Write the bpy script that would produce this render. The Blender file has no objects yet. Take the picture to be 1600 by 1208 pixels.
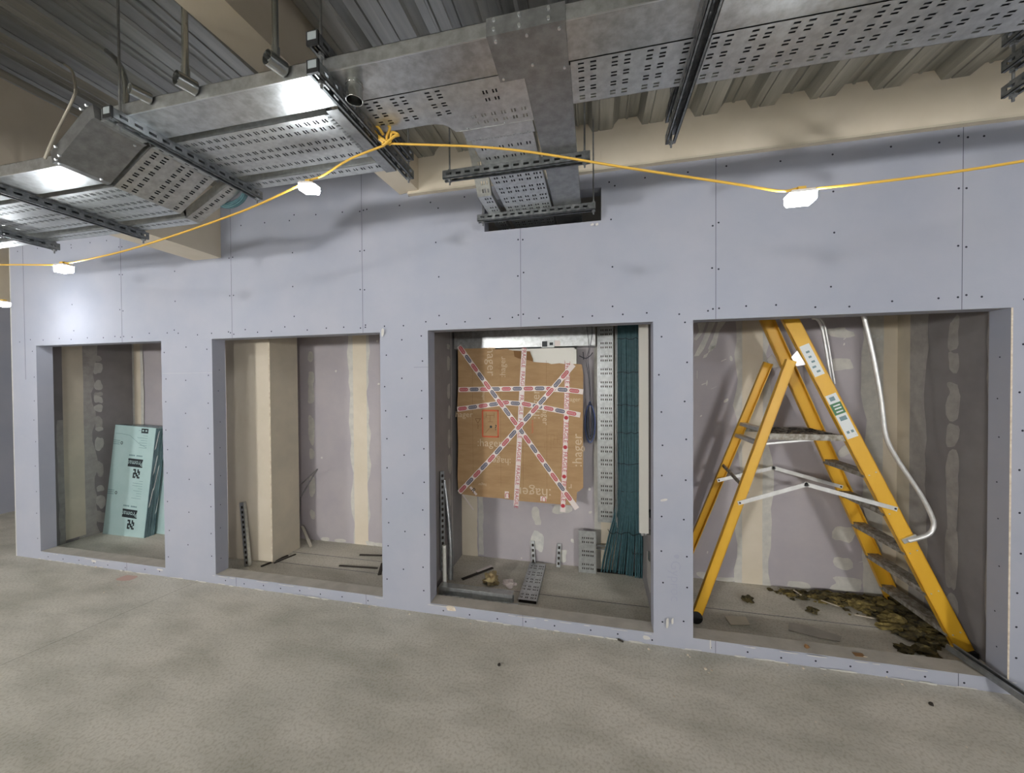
import bpy, bmesh, math, random
from mathutils import Vector, Matrix, noise
V = Vector
PI = math.pi
random.seed(7)
C = bpy.context.scene.collection
sc = bpy.context.scene

# ------------------------------------------------------------------ camera, world, lights, exposure
F_PX, W_PX, H_PX = 577.6233, 1600, 1208
YAW, PITCH, ROLL = 0.2185171, -0.0128909, -0.0064610
CAM = V((0, -2.455, 1.670018))
_f = V((-math.sin(YAW)*math.cos(PITCH), math.cos(YAW)*math.cos(PITCH), math.sin(PITCH)))
_r = V((math.cos(YAW), math.sin(YAW), 0)); _u = _r.cross(_f)
CR = _r*math.cos(ROLL) + _u*math.sin(ROLL)
CU = _u*math.cos(ROLL) - _r*math.sin(ROLL)
CF = _f
cd = bpy.data.cameras.new('camera'); cam = bpy.data.objects.new('camera', cd); C.objects.link(cam)
cd.sensor_width = 36; cd.lens = 36*F_PX/W_PX; cd.clip_start = .02; cd.clip_end = 60
m = Matrix((CR, CU, -CF)).transposed().to_4x4(); m.translation = CAM
cam.matrix_world = m
sc.camera = cam
sc.view_settings.view_transform = 'Standard'; sc.view_settings.look = 'None'
sc.view_settings.gamma = 1; sc.view_settings.exposure = 0.0
sc.view_settings.use_curve_mapping = False
LAMP = 215.0        # strength of a festoon lamp's lens
FILL = 300.0      # strength of the added fill floodlights, unseen behind the camera
wd = bpy.data.worlds.new('world'); sc.world = wd; wd.use_nodes = True
wd.node_tree.nodes['Background'].inputs[0].default_value = (.80, .88, 1, 1)
wd.node_tree.nodes['Background'].inputs[1].default_value = .25

def at(px, py, **k):
    "world point seen at a pixel of the photograph on the plane x=, y= or z="
    d = CF + CR*((px-W_PX/2)/F_PX) - CU*((py-H_PX/2)/F_PX)
    a, v = list(k.items())[0]; i = 'xyz'.index(a)
    return CAM + d*((v-CAM[i])/d[i])

# ------------------------------------------------------------------ materials
def mat(name, col, rough=.7, metal=0, col2=None, scale=8, detail=4, bump=0, bscale=60, stretch=None, emit=None, es=0, lo=.35, hi=.65, spec=.5, trans=0, rvar=0):
    m = bpy.data.materials.new(name); m.use_nodes = True
    nt = m.node_tree; N = nt.nodes; L = nt.links; b = N['Principled BSDF']
    b.inputs['Base Color'].default_value = (*col, 1); b.inputs['Roughness'].default_value = rough
    b.inputs['Metallic'].default_value = metal; b.inputs['Specular IOR Level'].default_value = spec
    if trans: b.inputs['Transmission Weight'].default_value = trans
    tc = N.new('ShaderNodeTexCoord'); mp = N.new('ShaderNodeMapping'); L.new(tc.outputs['Object'], mp.inputs[0])
    if stretch: mp.inputs['Scale'].default_value = stretch
    if col2 or rvar:
        n = N.new('ShaderNodeTexNoise'); n.inputs['Scale'].default_value = scale; n.inputs['Detail'].default_value = detail
        n.inputs['Roughness'].default_value = .6
        L.new(mp.outputs[0], n.inputs['Vector'])
        r = N.new('ShaderNodeValToRGB'); r.color_ramp.elements[0].position = lo; r.color_ramp.elements[1].position = hi
        c2 = col2 or col
        r.color_ramp.elements[0].color = (*col, 1); r.color_ramp.elements[1].color = (*c2, 1)
        L.new(n.outputs['Fac'], r.inputs[0]); L.new(r.outputs[0], b.inputs['Base Color'])
        if rvar:
            mr = N.new('ShaderNodeMapRange'); mr.inputs['To Min'].default_value = rough-rvar; mr.inputs['To Max'].default_value = rough+rvar
            L.new(n.outputs['Fac'], mr.inputs[0]); L.new(mr.outputs[0], b.inputs['Roughness'])
    if bump:
        n2 = N.new('ShaderNodeTexNoise'); n2.inputs['Scale'].default_value = bscale; n2.inputs['Detail'].default_value = 5
        L.new(mp.outputs[0], n2.inputs['Vector'])
        bp = N.new('ShaderNodeBump'); bp.inputs['Strength'].default_value = bump; bp.inputs['Distance'].default_value = .01
        L.new(n2.outputs['Fac'], bp.inputs['Height']); L.new(bp.outputs[0], b.inputs['Normal'])
    if emit:
        b.inputs['Emission Color'].default_value = (*emit, 1); b.inputs['Emission Strength'].default_value = es
    return m

def S(r, g, b):   # sRGB 0-255 to linear
    return tuple(((c/255+.055)/1.055)**2.4 if c > 10 else c/255/12.92 for c in (r, g, b))

M = {}
M['board'] = mat('lilac_board', S(158,162,175), .75, col2=S(166,168,179), scale=2.2, bump=.03, bscale=90, spec=.3)
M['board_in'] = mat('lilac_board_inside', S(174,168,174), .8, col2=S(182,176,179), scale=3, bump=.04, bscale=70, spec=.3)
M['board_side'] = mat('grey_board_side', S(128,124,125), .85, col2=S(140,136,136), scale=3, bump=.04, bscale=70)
M['joint'] = mat('board_joint', S(88,88,98), .9)
M['screw'] = mat('screw_head', S(40,42,52), .5, metal=.6)
M['filler'] = mat('jointing_filler', S(198,198,194), .85, col2=S(220,218,210), scale=14, bump=.15, bscale=50)
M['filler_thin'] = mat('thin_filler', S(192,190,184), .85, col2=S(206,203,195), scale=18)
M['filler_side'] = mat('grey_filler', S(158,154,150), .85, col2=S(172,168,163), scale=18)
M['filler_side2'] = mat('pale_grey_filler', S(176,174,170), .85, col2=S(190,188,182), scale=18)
M['cream'] = mat('cream_board', S(211,200,180), .8, col2=S(219,208,190), scale=3, bump=.03, bscale=80)
M['cream_grey'] = mat('cream_board_greyer', S(196,188,170), .8, col2=S(208,198,178), scale=4)  # slightly darker, greyer cream
M['dusty'] = mat('dusty_sill', S(168,162,152), .9, col2=S(182,176,166), scale=10, bump=.1, bscale=60)
M['gypsum'] = mat('broken_plaster_edge', S(225,215,196), .9, col2=S(196,180,160), scale=30)
M['deck'] = mat('galvanised_deck', S(150,151,148), .36, metal=.8, col2=S(190,191,187), scale=3, stretch=(6,.5,6), lo=.3, hi=.7, rvar=.08)
M['galv'] = mat('galvanised_steel', S(172,174,174), .36, metal=.9, col2=S(200,203,204), scale=30, rvar=.05)
M['galv_tray'] = mat('galvanised_tray', S(184,187,188), .38, metal=.88, col2=S(206,209,209), scale=35, rvar=.06)
M['galv_dull'] = mat('dull_galvanised', S(138,140,141), .40, metal=.85, col2=S(160,162,163), scale=25, rvar=.06)
M['strut'] = mat('strut_steel', S(112,116,118), .38, metal=.85, col2=S(146,149,151), scale=40, rvar=.06)
M['bright'] = mat('bright_zinc', S(225,228,230), .35, metal=1)
M['alu'] = mat('aluminium', S(226,226,226), .35, metal=.45, col2=S(208,208,206), scale=20)
M['alu_dirty'] = mat('dirty_aluminium', S(178,174,166), .6, metal=.5, col2=S(120,112,98), scale=35)
M['black'] = mat('black_plastic', S(28,29,31), .5)
M['cap'] = mat('grey_cap_face', S(150,158,160), .5)
M['yellow'] = mat('yellow_fibreglass', S(226,176,52), .38, col2=S(218,166,44), scale=6, stretch=(1,1,.3))
M['cable_y'] = mat('yellow_cable', S(224,180,72), .5)
M['housing'] = mat('lamp_housing', S(230,225,220), .4)
M['lens'] = mat('lamp_lens', (1,1,1), .3, emit=(.93,.97,1), es=LAMP)
M['fill_light'] = mat('fill_lens', (1,1,1), .3, emit=(1,.985,.95), es=FILL)
M['card'] = mat('corrugated_cardboard', S(176,144,106), .85, col2=S(164,131,94), scale=5, stretch=(1,1,4), bump=.08, bscale=25)
M['card_side'] = mat('cardboard_edge', S(132,98,62), .9)
M['card_print'] = mat('pale_print', S(204,184,156), .85)
M['tape_w'] = mat('white_tape', S(226,214,210), .4)
M['tape_r'] = mat('red_print', S(178,44,58), .5)
M['tape_n'] = mat('navy_print', S(62,70,96), .5)
M['orange'] = mat('orange_print', S(205,92,58), .7)
M['teal_pack'] = mat('pale_teal_wrap', S(172,196,196), .35, col2=S(164,190,190), scale=5)
M['teal_dark'] = mat('pack_edge_film', S(70,92,100), .25, col2=S(120,146,152), scale=9, stretch=(1,1,.25))
M['print_k'] = mat('black_print', S(30,38,44), .5)
M['print_g'] = mat('grey_print', S(112,138,144), .5)
M['cable_t'] = mat('teal_cable', S(62,96,104), .45, col2=S(76,112,120), scale=30)
M['cable_d'] = mat('dark_cable', S(38,42,52), .4)
M['cable_b'] = mat('blue_cable', S(70,86,140), .4)
M['white'] = mat('white_coated_steel', S(226,224,216), .4)
M['conduit'] = mat('steel_conduit', S(178,180,178), .22, metal=.95)
M['wool'] = mat('mineral_wool', S(48,44,32), 1, col2=S(100,88,52), scale=25, bump=.5, bscale=120)
M['wool_y'] = mat('yellow_mineral_wool', S(138,122,70), 1, col2=S(92,80,46), scale=30, bump=.5, bscale=120)
M['film'] = mat('crumpled_packaging', S(176,160,120), .5, col2=S(140,120,84), scale=30)
M['label_w'] = mat('label_and_glint_white', S(218,222,222), .5)
M['label_g'] = mat('label_green', S(70,120,84), .5)
M['dark'] = mat('debris_and_slot_shade', S(54,48,42), .9)  # debris colour, also used as painted shade behind slots
M['timber'] = mat('pale_lath', S(176,170,156), .8)

def concrete():
    m = bpy.data.materials.new('concrete'); m.use_nodes = True
    nt = m.node_tree; N = nt.nodes; L = nt.links; b = N['Principled BSDF']
    tc = N.new('ShaderNodeTexCoord')
    def nz(s, d, st=None):
        n = N.new('ShaderNodeTexNoise'); n.inputs['Scale'].default_value = s; n.inputs['Detail'].default_value = d
        if st:
            mp = N.new('ShaderNodeMapping'); mp.inputs['Scale'].default_value = st
            L.new(tc.outputs['Object'], mp.inputs[0]); L.new(mp.outputs[0], n.inputs['Vector'])
        else: L.new(tc.outputs['Object'], n.inputs['Vector'])
        return n
    def ramp(n, a, b_, lo, hi):
        r = N.new('ShaderNodeValToRGB'); r.color_ramp.elements[0].position = lo; r.color_ramp.elements[1].position = hi
        r.color_ramp.elements[0].color = (*a, 1); r.color_ramp.elements[1].color = (*b_, 1); L.new(n.outputs['Fac'], r.inputs[0]); return r
    base = ramp(nz(.9, 5), S(196,192,180), S(211,205,193), .35, .65)
    patch = ramp(nz(2.2, 7, (1, 2.2, 1)), (1,1,1), S(222,223,220), .42, .7)
    speck = ramp(nz(70, 4), S(236,234,230), (1,1,1), .38, .52)
    def mul(a, b_):
        x = N.new('ShaderNodeMix'); x.data_type = 'RGBA'; x.blend_type = 'MULTIPLY'; x.inputs['Factor'].default_value = 1
        L.new(a, x.inputs[6]); L.new(b_, x.inputs[7]); return x.outputs[2]
    o = mul(mul(base.outputs[0], patch.outputs[0]), speck.outputs[0])
    L.new(o, b.inputs['Base Color']); b.inputs['Roughness'].default_value = .72; b.inputs['Specular IOR Level'].default_value = .35
    bp = N.new('ShaderNodeBump'); bp.inputs['Strength'].default_value = .12; bp.inputs['Distance'].default_value = .006
    ad = N.new('ShaderNodeMath'); ad.operation = 'MULTIPLY_ADD'; ad.inputs[1].default_value = 2
    L.new(nz(9, 6).outputs['Fac'], ad.inputs[0]); L.new(nz(80, 4).outputs['Fac'], ad.inputs[2])
    L.new(ad.outputs[0], bp.inputs['Height']); L.new(bp.outputs[0], b.inputs['Normal'])
    return m
M['concrete'] = concrete()

# ------------------------------------------------------------------ mesh helpers
ORG = {}
class MB:
    def __init__(s): s.v = []; s.f = []; s.m = []; s.sm = []; s.lay = 0
    def face(s, pts, mi=0, smooth=False):
        n = len(s.v); s.v += [V(p) for p in pts]; s.f.append(tuple(range(n, n+len(pts)))); s.m.append(mi); s.sm.append(smooth)
    def raw(s, vs, fs, mi=0, smooth=False):
        n = len(s.v); s.v += [V(p) for p in vs]
        for f in fs: s.f.append(tuple(n+i for i in f)); s.m.append(mi); s.sm.append(smooth)
    def obox(s, o, X, Y, Z, mi=0):       # corner + three edge vectors
        o, X, Y, Z = V(o), V(X), V(Y), V(Z)
        p = [o, o+X, o+X+Y, o+Y, o+Z, o+X+Z, o+X+Y+Z, o+Y+Z]
        f = [(0,3,2,1),(4,5,6,7),(0,1,5,4),(1,2,6,5),(2,3,7,6),(3,0,4,7)]
        if X.cross(Y).dot(Z) < 0: f = [tuple(reversed(q)) for q in f]
        s.raw(p, f, mi)
    def box(s, x0, x1, y0, y1, z0, z1, mi=0):
        s.obox((x0,y0,z0), (x1-x0,0,0), (0,y1-y0,0), (0,0,z1-z0), mi)
    def bar(s, p, q, w, h, up=(0,0,1), mi=0):   # bar centred on p-q, w across, h along 'up'
        p, q = V(p), V(q); d = q-p; a = d.normalized(); x = a.cross(V(up)).normalized(); y = x.cross(a)
        s.obox(p-x*w/2-y*h/2, x*w, y*h, d, mi)
    def tube(s, pts, r, n=10, mi=0, cap=True, smooth=True):
        pts = [V(p) for p in pts]; rings = []; prev = None
        for i, p in enumerate(pts):
            d = (pts[min(i+1, len(pts)-1)]-pts[max(i-1, 0)]).normalized()
            if prev is None:
                a = d.cross(V((0,0,1)))
                if a.length < .05: a = d.cross(V((1,0,0)))
            else: a = prev-d*prev.dot(d)
            a.normalize(); prev = a; b = d.cross(a); rr = r[i] if isinstance(r, (list, tuple)) else r
            rings.append([p+(a*math.cos(2*PI*k/n)+b*math.sin(2*PI*k/n))*rr for k in range(n)])
        vs = [q for R in rings for q in R]; fs = []
        for i in range(len(pts)-1):
            for k in range(n): fs.append((i*n+k, i*n+(k+1) % n, (i+1)*n+(k+1) % n, (i+1)*n+k))
        s.raw(vs, fs, mi, smooth)
        if cap: s.face(list(reversed(rings[0])), mi); s.face(rings[-1], mi)
    def prism(s, poly, ext, mi=0, side=None):
        poly = [V(p) for p in poly]; ext = V(ext); top = [p+ext for p in poly]; n = len(poly)
        s.face(list(reversed(poly)), mi); s.face(top, mi)
        for i in range(n):
            j = (i+1) % n; s.face([poly[i], poly[j], top[j], top[i]], mi if side is None else side)
    def perf(s, o, U, W, lu, lw, slots, t=.0015, mi=0):
        "sheet with real slots: slots are (u0,u1,w0,w1)"
        o = V(o); U = V(U).normalized(); W = V(W).normalized(); Nn = U.cross(W)*t
        us = sorted({0, lu} | {a for q in slots for a in q[:2]}); ws = sorted({0, lw} | {a for q in slots for a in q[2:]})
        us = [a for a in us if 0 <= a <= lu]; ws = [a for a in ws if 0 <= a <= lw]
        iu = {a: i for i, a in enumerate(us)}; iw = {a: i for i, a in enumerate(ws)}
        hole = set()
        for a, b, c, d in slots:
            if a < 0 or b > lu or c < 0 or d > lw: continue
            for i in range(iu[a], iu[b]):
                for j in range(iw[c], iw[d]): hole.add((i, j))
        nu, nw = len(us), len(ws); base = len(s.v)
        for lay in (0, 1):
            for a in us:
                for b in ws: s.v.append(o+U*a+W*b+Nn*lay)
        idx = lambda i, j, l: base+l*nu*nw+i*nw+j
        def q(*a): s.f.append(a); s.m.append(mi); s.sm.append(False)
        for i in range(nu-1):
            for j in range(nw-1):
                if (i, j) in hole: continue
                q(idx(i,j,0), idx(i,j+1,0), idx(i+1,j+1,0), idx(i+1,j,0))
                q(idx(i,j,1), idx(i+1,j,1), idx(i+1,j+1,1), idx(i,j+1,1))
                for di, dj, A, B in ((-1,0,(i,j),(i,j+1)), (1,0,(i+1,j+1),(i+1,j)), (0,-1,(i+1,j),(i,j)), (0,1,(i,j+1),(i+1,j+1))):
                    ii, jj = i+di, j+dj
                    if (ii, jj) in hole or ii < 0 or jj < 0 or ii >= nu-1 or jj >= nw-1:
                        q(idx(*A,0), idx(*A,1), idx(*B,1), idx(*B,0))
    def blob(s, o, A, B, mi=0, n=16, jit=.25, t=.001, seed=None):
        "irregular thin patch centred at o, half axes A, B"
        s.lay += 1; t += s.lay*.00012
        rr = random.Random(seed if seed is not None else random.random())
        A, B = V(A), V(B); nn = A.cross(B).normalized(); ph = rr.random()*6
        pts = []
        q_ = [rr.random()-.5 for k in range(n)]
        q_ = [(q_[k-1]+2*q_[k]+q_[(k+1) % n])/3 for k in range(n)]
        for k in range(n):
            a = 2*PI*k/n; r = 1+jit*q_[k]*1.6+jit*.4*math.sin(2*a+ph)
            ca, sa = math.cos(a), math.sin(a)
            e = .75  # squarish
            ca = math.copysign(abs(ca)**e, ca); sa = math.copysign(abs(sa)**e, sa)
            pts.append(V(o)+A*ca*r+B*sa*r+nn*t)
        s.face(pts, mi)
    def strip(s, p, q, w, mi=0, jit=.1, n=22, t=.0008, side=(1,0,0), nrm=(0,-1,0), seed=1):
        "long band from p to q with ragged edges"
        s.lay += 1; t += s.lay*.00012
        rr = random.Random(seed); p, q, side, nrm = V(p), V(q), V(side), V(nrm)
        L, R = [], []
        a = b = 0
        for k in range(n+1):
            c = p.lerp(q, k/n)+nrm*t
            a = a*.6+(rr.random()-.5)*jit; b = b*.6+(rr.random()-.5)*jit
            L.append(c-side*w/2*(1+a)); R.append(c+side*w/2*(1+b))
        for k in range(n): s.face([L[k], R[k], R[k+1], L[k+1]], mi)
    def text(s, txt, o, R_, U_, size, mi=0, align='CENTER'):
        vs, fs = glyphs(txt, align); o, R_, U_ = V(o), V(R_).normalized()*size, V(U_).normalized()*size
        s.raw([o+R_*a+U_*b for a, b in vs], fs, mi)
    def build(s, name, mats, parent=None, local=False):
        me = bpy.data.meshes.new(name)
        off = V((0,0,0)) if local or parent is None else ORG[parent]
        me.from_pydata([tuple(p-off) for p in s.v], [], s.f)
        if not isinstance(mats, (list, tuple)): mats = [mats]
        for a in mats: me.materials.append(M[a] if isinstance(a, str) else a)
        me.polygons.foreach_set('material_index', s.m); me.polygons.foreach_set('use_smooth', s.sm); me.update()
        ob = bpy.data.objects.new(name, me); C.objects.link(ob)
        if parent is not None: ob.parent = parent
        ORG[ob] = off
        return ob
_gl = {}
def glyphs(txt, align):
    k = (txt, align)
    if k in _gl: return _gl[k]
    cu = bpy.data.curves.new('t', 'FONT'); cu.body = txt; cu.align_x = align; cu.align_y = 'CENTER'; cu.resolution_u = 2
    ob = bpy.data.objects.new('t', cu); C.objects.link(ob)
    bpy.context.view_layer.update()
    me = bpy.data.meshes.new_from_object(ob.evaluated_get(bpy.context.evaluated_depsgraph_get()))
    r = ([(v.co.x, v.co.y) for v in me.vertices], [tuple(p.vertices) for p in me.polygons])
    bpy.data.objects.remove(ob); bpy.data.curves.remove(cu); bpy.data.meshes.remove(me)
    _gl[k] = r; return r

def tag(o, label, cat, group=None, kind=None):
    o['label'] = label; o['category'] = cat
    if group: o['group'] = group
    if kind: o['kind'] = kind
    return o
def thing(name, loc, label, cat, group=None, rot=None):
    o = bpy.data.objects.new(name, None); C.objects.link(o); o.location = V(loc); o.empty_display_size = .1
    if rot: o.rotation_euler = rot
    ORG[o] = V(loc); return tag(o, label, cat, group)
def struct(o, label=None):
    o['kind'] = 'structure'
    if label: o['label'] = label
    return o
def bez(pts, n=8):
    "smooth curve through points (Catmull-Rom)"
    pts = [V(p) for p in pts]; out = []
    P = [pts[0]*2-pts[1]]+pts+[pts[-1]*2-pts[-2]]
    for i in range(1, len(P)-2):
        for k in range(n):
            t = k/n; a, b, c, d = P[i-1], P[i], P[i+1], P[i+2]
            out.append(.5*((2*b)+(c-a)*t+(2*a-5*b+4*c-d)*t*t+(3*b-a-3*c+d)*t**3))
    return out+[pts[-1]]

# ------------------------------------------------------------------ the setting
ZS, ZT, ZW = .0765, 2.0403, 3.007
ZD = 3.40
OPEN = [(-5.177,-3.634), (-3.089,-1.5405), (-1.159,.3625), (.5934,2.1283)]
HOLE = (-.733, .049, 2.702, 2.912)
TH = .11
fl = MB(); fl.box(-9, 5, -9.5, 4, -.12, 0)
# saw cut lines across the slab
for p, q in (((0,1040),(330,900)), ):
    a, c = at(*p, z=0), at(*q, z=0)
    d = (c-a).normalized(); sd = V((-d.y, d.x, 0))*.002
    fl.face([a-sd+V((0,0,.0005)), a+sd+V((0,0,.0005)), c+sd+V((0,0,.0005)), c-sd+V((0,0,.0005))], 1)
a = at(245,895,z=0); fl.blob(a+V((-.15,-.12,0)), (.07,0,0), (0,.05,0), 2, t=.0004, seed=3)
struct(fl.build('floor', ['concrete', mat('saw_cut', S(120,116,108), .9), mat('pink_chalk_stain', S(196,164,152), .85)]))

def grid_wall(name, xs, zs, solid, y0, y1, mats, sill=1):
    w = MB(); nx, nz = len(xs)-1, len(zs)-1
    S_ = lambda i, j: 0 <= i < nx and 0 <= j < nz and solid((xs[i]+xs[i+1])/2, (zs[j]+zs[j+1])/2)
    for i in range(nx):
        for j in range(nz):
            if not S_(i, j): continue
            x0, x1, z0, z1 = xs[i], xs[i+1], zs[j], zs[j+1]
            w.face([(x0,y0,z0),(x1,y0,z0),(x1,y0,z1),(x0,y0,z1)], 0)
            w.face([(x1,y1,z0),(x0,y1,z0),(x0,y1,z1),(x1,y1,z1)], sill if z1 <= ZS+.001 else 0)
            if not S_(i-1, j): w.face([(x0,y1,z0),(x0,y0,z0),(x0,y0,z1),(x0,y1,z1)], 0)
            if not S_(i+1, j): w.face([(x1,y0,z0),(x1,y1,z0),(x1,y1,z1),(x1,y0,z1)], 0)
            if not S_(i, j+1): w.face([(x0,y0,z1),(x1,y0,z1),(x1,y1,z1),(x0,y1,z1)], sill if z1 < 1 else 0)
            if not S_(i, j-1) and j > 0: w.face([(x0,y1,z0),(x1,y1,z0),(x1,y0,z0),(x0,y0,z0)], 0)
    return w
xs = sorted([-5.522, -1.30, 4.0] + [x for o in OPEN for x in o] + [HOLE[0], HOLE[1]])
zs = [0, ZS, ZT, HOLE[2], HOLE[3], ZW, ZD]
def solid(x, z):
    if ZS < z < ZT and any(a < x < b for a, b in OPEN): return False
    if HOLE[0] < x < HOLE[1] and HOLE[2] < z < HOLE[3]: return False
    if z > ZW and x > -1.30: return False
    return True
w = grid_wall('wall', xs, zs, solid, 0, TH, None)
e = -.0006
def disc(mb, c, A, B, r, mi, n=8):
    mb.face([V(c)+V(A)*math.cos(2*PI*k/n)*r+V(B)*math.sin(2*PI*k/n)*r for k in range(n)], mi)
JX = [.7196+1.2*(k-4) for k in range(0, 7)]
def over(x, zlo=ZT):   # lowest z of solid wall above an opening at x
    return any(a < x < b_ for a, b_ in OPEN)
for x in JX:
    z0 = ZT if over(x) else (1.85 if x < -5 else None)
    if z0 is None: continue
    tops = [(z0, 3.25 if x < -1.3 else ZW)]
    if HOLE[0] < x < HOLE[1]: tops = [(z0, HOLE[2]), (HOLE[3], ZW)]
    for a, c in tops: w.box(x-.0013, x+.0013, e, 0, a, c, 2)
    if over(x) : w.box(x-.0013, x+.0013, e, 0, 0, ZS, 2)
w.box(-5.33, -5.327, e, 0, 1.72, ZW, 2)
w.box(-3.63, -3.09, e*.6, 0, 1.76, 1.7612, 3)
w.box(-1.27, -1.16, e*.6, 0, 1.778, 1.7795, 2)
# screws
def screw(x, z):
    if solid(x, z) and solid(x-.02, z) and solid(x+.02, z) and solid(x, z-.02) and 0 < z < ZW: disc(w, (x, e, z), (1,0,0), (0,0,1), .0056, 4)
rs = random.Random(3)
jj = lambda a: (rs.random()-.5)*2*a
for x in JX:
    z = 2.10+jj(.02)
    while z < 2.98: screw(x-.018+jj(.003), z+jj(.01)); screw(x+.018+jj(.003), z+jj(.012)); z += .27+jj(.04)
for k in range(-9, 6):
    x = .7196+.6*k-.6*0
    xx = x+.6/2*0
    if any(abs(xx-j) < .1 for j in JX): continue
    z = 2.16+jj(.04)
    while z < 2.98: screw(xx+jj(.015), z); z += .26+jj(.05)
x = -5.4
while x < 3.2:
    screw(x, ZT+.055+jj(.018)); x += .17+jj(.05)
x = -5.4
while x < 3.2:
    screw(x, ZW-.06+jj(.012)); x += .24+jj(.05)
for a, c in OPEN:
    for xx in (a-.045, c+.045):
        z = .2+jj(.05)
        while z < ZT: screw(xx+jj(.012), z); z += .21+jj(.05)
    x = a+.1
    while x < c: screw(x, .034+jj(.006)); x += .2+jj(.04)
for z in [.3+.28*k for k in range(7)]:
    screw(-3.36+jj(.02), z); screw(-1.35+jj(.02), z)
# broken plaster edges on kerb, base splatter
for px, py, ax, az in ((705,951,.04,.016),(147,877,.03,.01),(250,890,.03,.008),(1010,996,.022,.012),(1110,1006,.004,.03)):
    p = at(px, py, y=0); w.blob((p.x, e, max(p.z, .012)), (ax,0,0), (0,0,az), 3 if px != 705 else 5, t=.0008, seed=px)
for k in range(90):
    x = -5.4+8.8*rs.random(); w.blob((x, e, .004+.003*rs.random()), (.008+.05*rs.random(),0,0), (0,0,.0022+.003*rs.random()), 3, n=8, t=.0006)
for k in range(40):
    i = rs.randrange(4); a, c = OPEN[i]; x = a+(c-a)*rs.random()
    w.blob((x, e, ZS-.002), (.01+.05*rs.random(),0,0), (0,0,.0022), 3, n=8, t=.0006)
# faint stamped maker's lettering, reading downwards
p = at(1055,908,y=0); w.text('Gyproc', (p.x, e, p.z), (0,0,-1), (1,0,0), .085, 6); w.blob((p.x+.005, e, p.z+.16), (.014,0,0), (0,0,.012), 6, t=.0004, seed=5)
# scuffs
for px, py, ax, az in ((1042,972,.008,.03),(1050,968,.006,.02),(925,353,.010,.007),(933,352,.008,.008),(1036,780,.02,.008),(600,520,.01,.03)):
    p = at(px, py, y=0); w.blob((p.x, e, p.z), (ax,0,.004), (0,0,az), 3, t=.0004, seed=px+1)
# metal corner bead on the left end and along jamb 4
w.box(-5.522, -5.512, e, 0, 0, ZW, 3)
w.box(2.128, 2.136, e, 0, ZS, ZT, 5)
struct(w.build('wall_front', ['board', 'dusty', 'joint', 'filler_thin', 'screw', 'gypsum', mat('faint_stamp', S(156,159,174), .8)]), 'lilac plasterboard wall with four tall openings')
# screws in jambs and recess faces are part of this wall's inside
j = MB()
for x, s in ((-3.089+.0006, 1), (2.1283-.0006, -1), (.5934, 1)):
    for k in range(8):
        disc(j, (x, .055+jj(.01), .2+.23*k+jj(.03)), (0,1,0) if s > 0 else (0,-1,0), (0,0,1), .004, 0)
sj = struct(j.build('trim_1', ['screw']), 'screw heads in the opening jambs')

# recess shell
YB = .91
rb = MB()
rb.box(-5.55, 2.36, YB, YB+.1, 0, 2.6)
def vstrip(x, w_, z0, z1, mi, y=YB, seed=1, jit=.1): rb.strip((x, y, z0), (x, y, z1), w_, mi, jit=jit, seed=seed)
# second opening
vstrip(-2.347, .21, .0, 2.3, 3, seed=4, jit=.5); vstrip(-2.347, .155, 0, 2.3, 2, seed=5, jit=.02)
for k, z in enumerate((1.95, 1.72, 1.58, 1.50, 1.25, 1.12, .92, .62, .55, .27)):
    rb.blob((-2.93, YB, z), (.035, 0, 0), (0, 0, .05+.03*(k % 3)), 3, seed=k, jit=.35)
for x in (-2.78, -2.6, -2.25, -2.14): rb.blob((x, YB, .02), (.06,0,0), (0,0,.02), 3, seed=int(-x*100))
for px, py in ((525,580),(503,715),(590,533),(592,600)): 
    p = at(px, py, y=YB); rb.blob(p, (.012,0,0), (0,0,.01), 4, seed=px)
# third opening
vstrip(-1.18, .17, 0, .75, 2, seed=8); vstrip(-1.06, .05, .02, .8, 3, seed=9, jit=.4)
for px, py, ax, az in ((839,808,.04,.075),(877,797,.075,.045),(840,848,.055,.11),(880,868,.035,.05),(895,845,.015,.015),(921,764,.012,.012),(815,872,.008,.008),(922,800,.012,.012)):
    p = at(px, py, y=YB); rb.blob((p.x, YB, max(p.z, az+.002)), (ax,0,0), (0,0,az), 4 if px in (840,880,895,921) else 3, seed=px, jit=.4)
vstrip(.03, .06, 0, 2.3, 3, seed=10, jit=.3); vstrip(.12, .13, 0, 2.2, 2, seed=11)
# fourth opening
vstrip(1.258, .26, 0, 2.3, 3, seed=12, jit=.35); vstrip(1.258, .15, 0, 2.3, 2, seed=13, jit=.03)
vstrip(2.15, .26, 0, 2.3, 3, seed=14, jit=.25); vstrip(2.195, .09, 0, 2.3, 2, seed=15, jit=.04)
for k, (px, py, ax, az) in enumerate(((1310,520,.08,.04),(1313,570,.08,.05),(1300,640,.03,.04),(1318,705,.04,.04),(1318,832,.07,.08),(1316,878,.06,.065),(1320,912,.11,.05),(1245,912,.08,.03),(1100,905,.05,.03),(1135,908,.08,.02))):
    p = at(px, py, y=YB); rb.blob((p.x, YB, max(p.z, az)), (ax,0,0), (0,0,az), 3, seed=40+k, jit=.4)
for k, (pts) in enumerate((((1090,505),(1104,503),(1098,520),(1088,532),(1084,530),(1092,518)), ((1108,504),(1118,503),(1100,545),(1092,556),(1084,557),(1098,530)),
          ((1122,503),(1134,503),(1124,517),(1119,540),(1113,548),(1106,545),(1114,528)), ((1111,538),(1119,542),(1106,552),(1108,545)), ((1100,555),(1107,551),(1104,558),(1098,560)))):
    rb.face(list(reversed([at(*q, y=YB-.0012) for q in pts])), 4)
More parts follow.
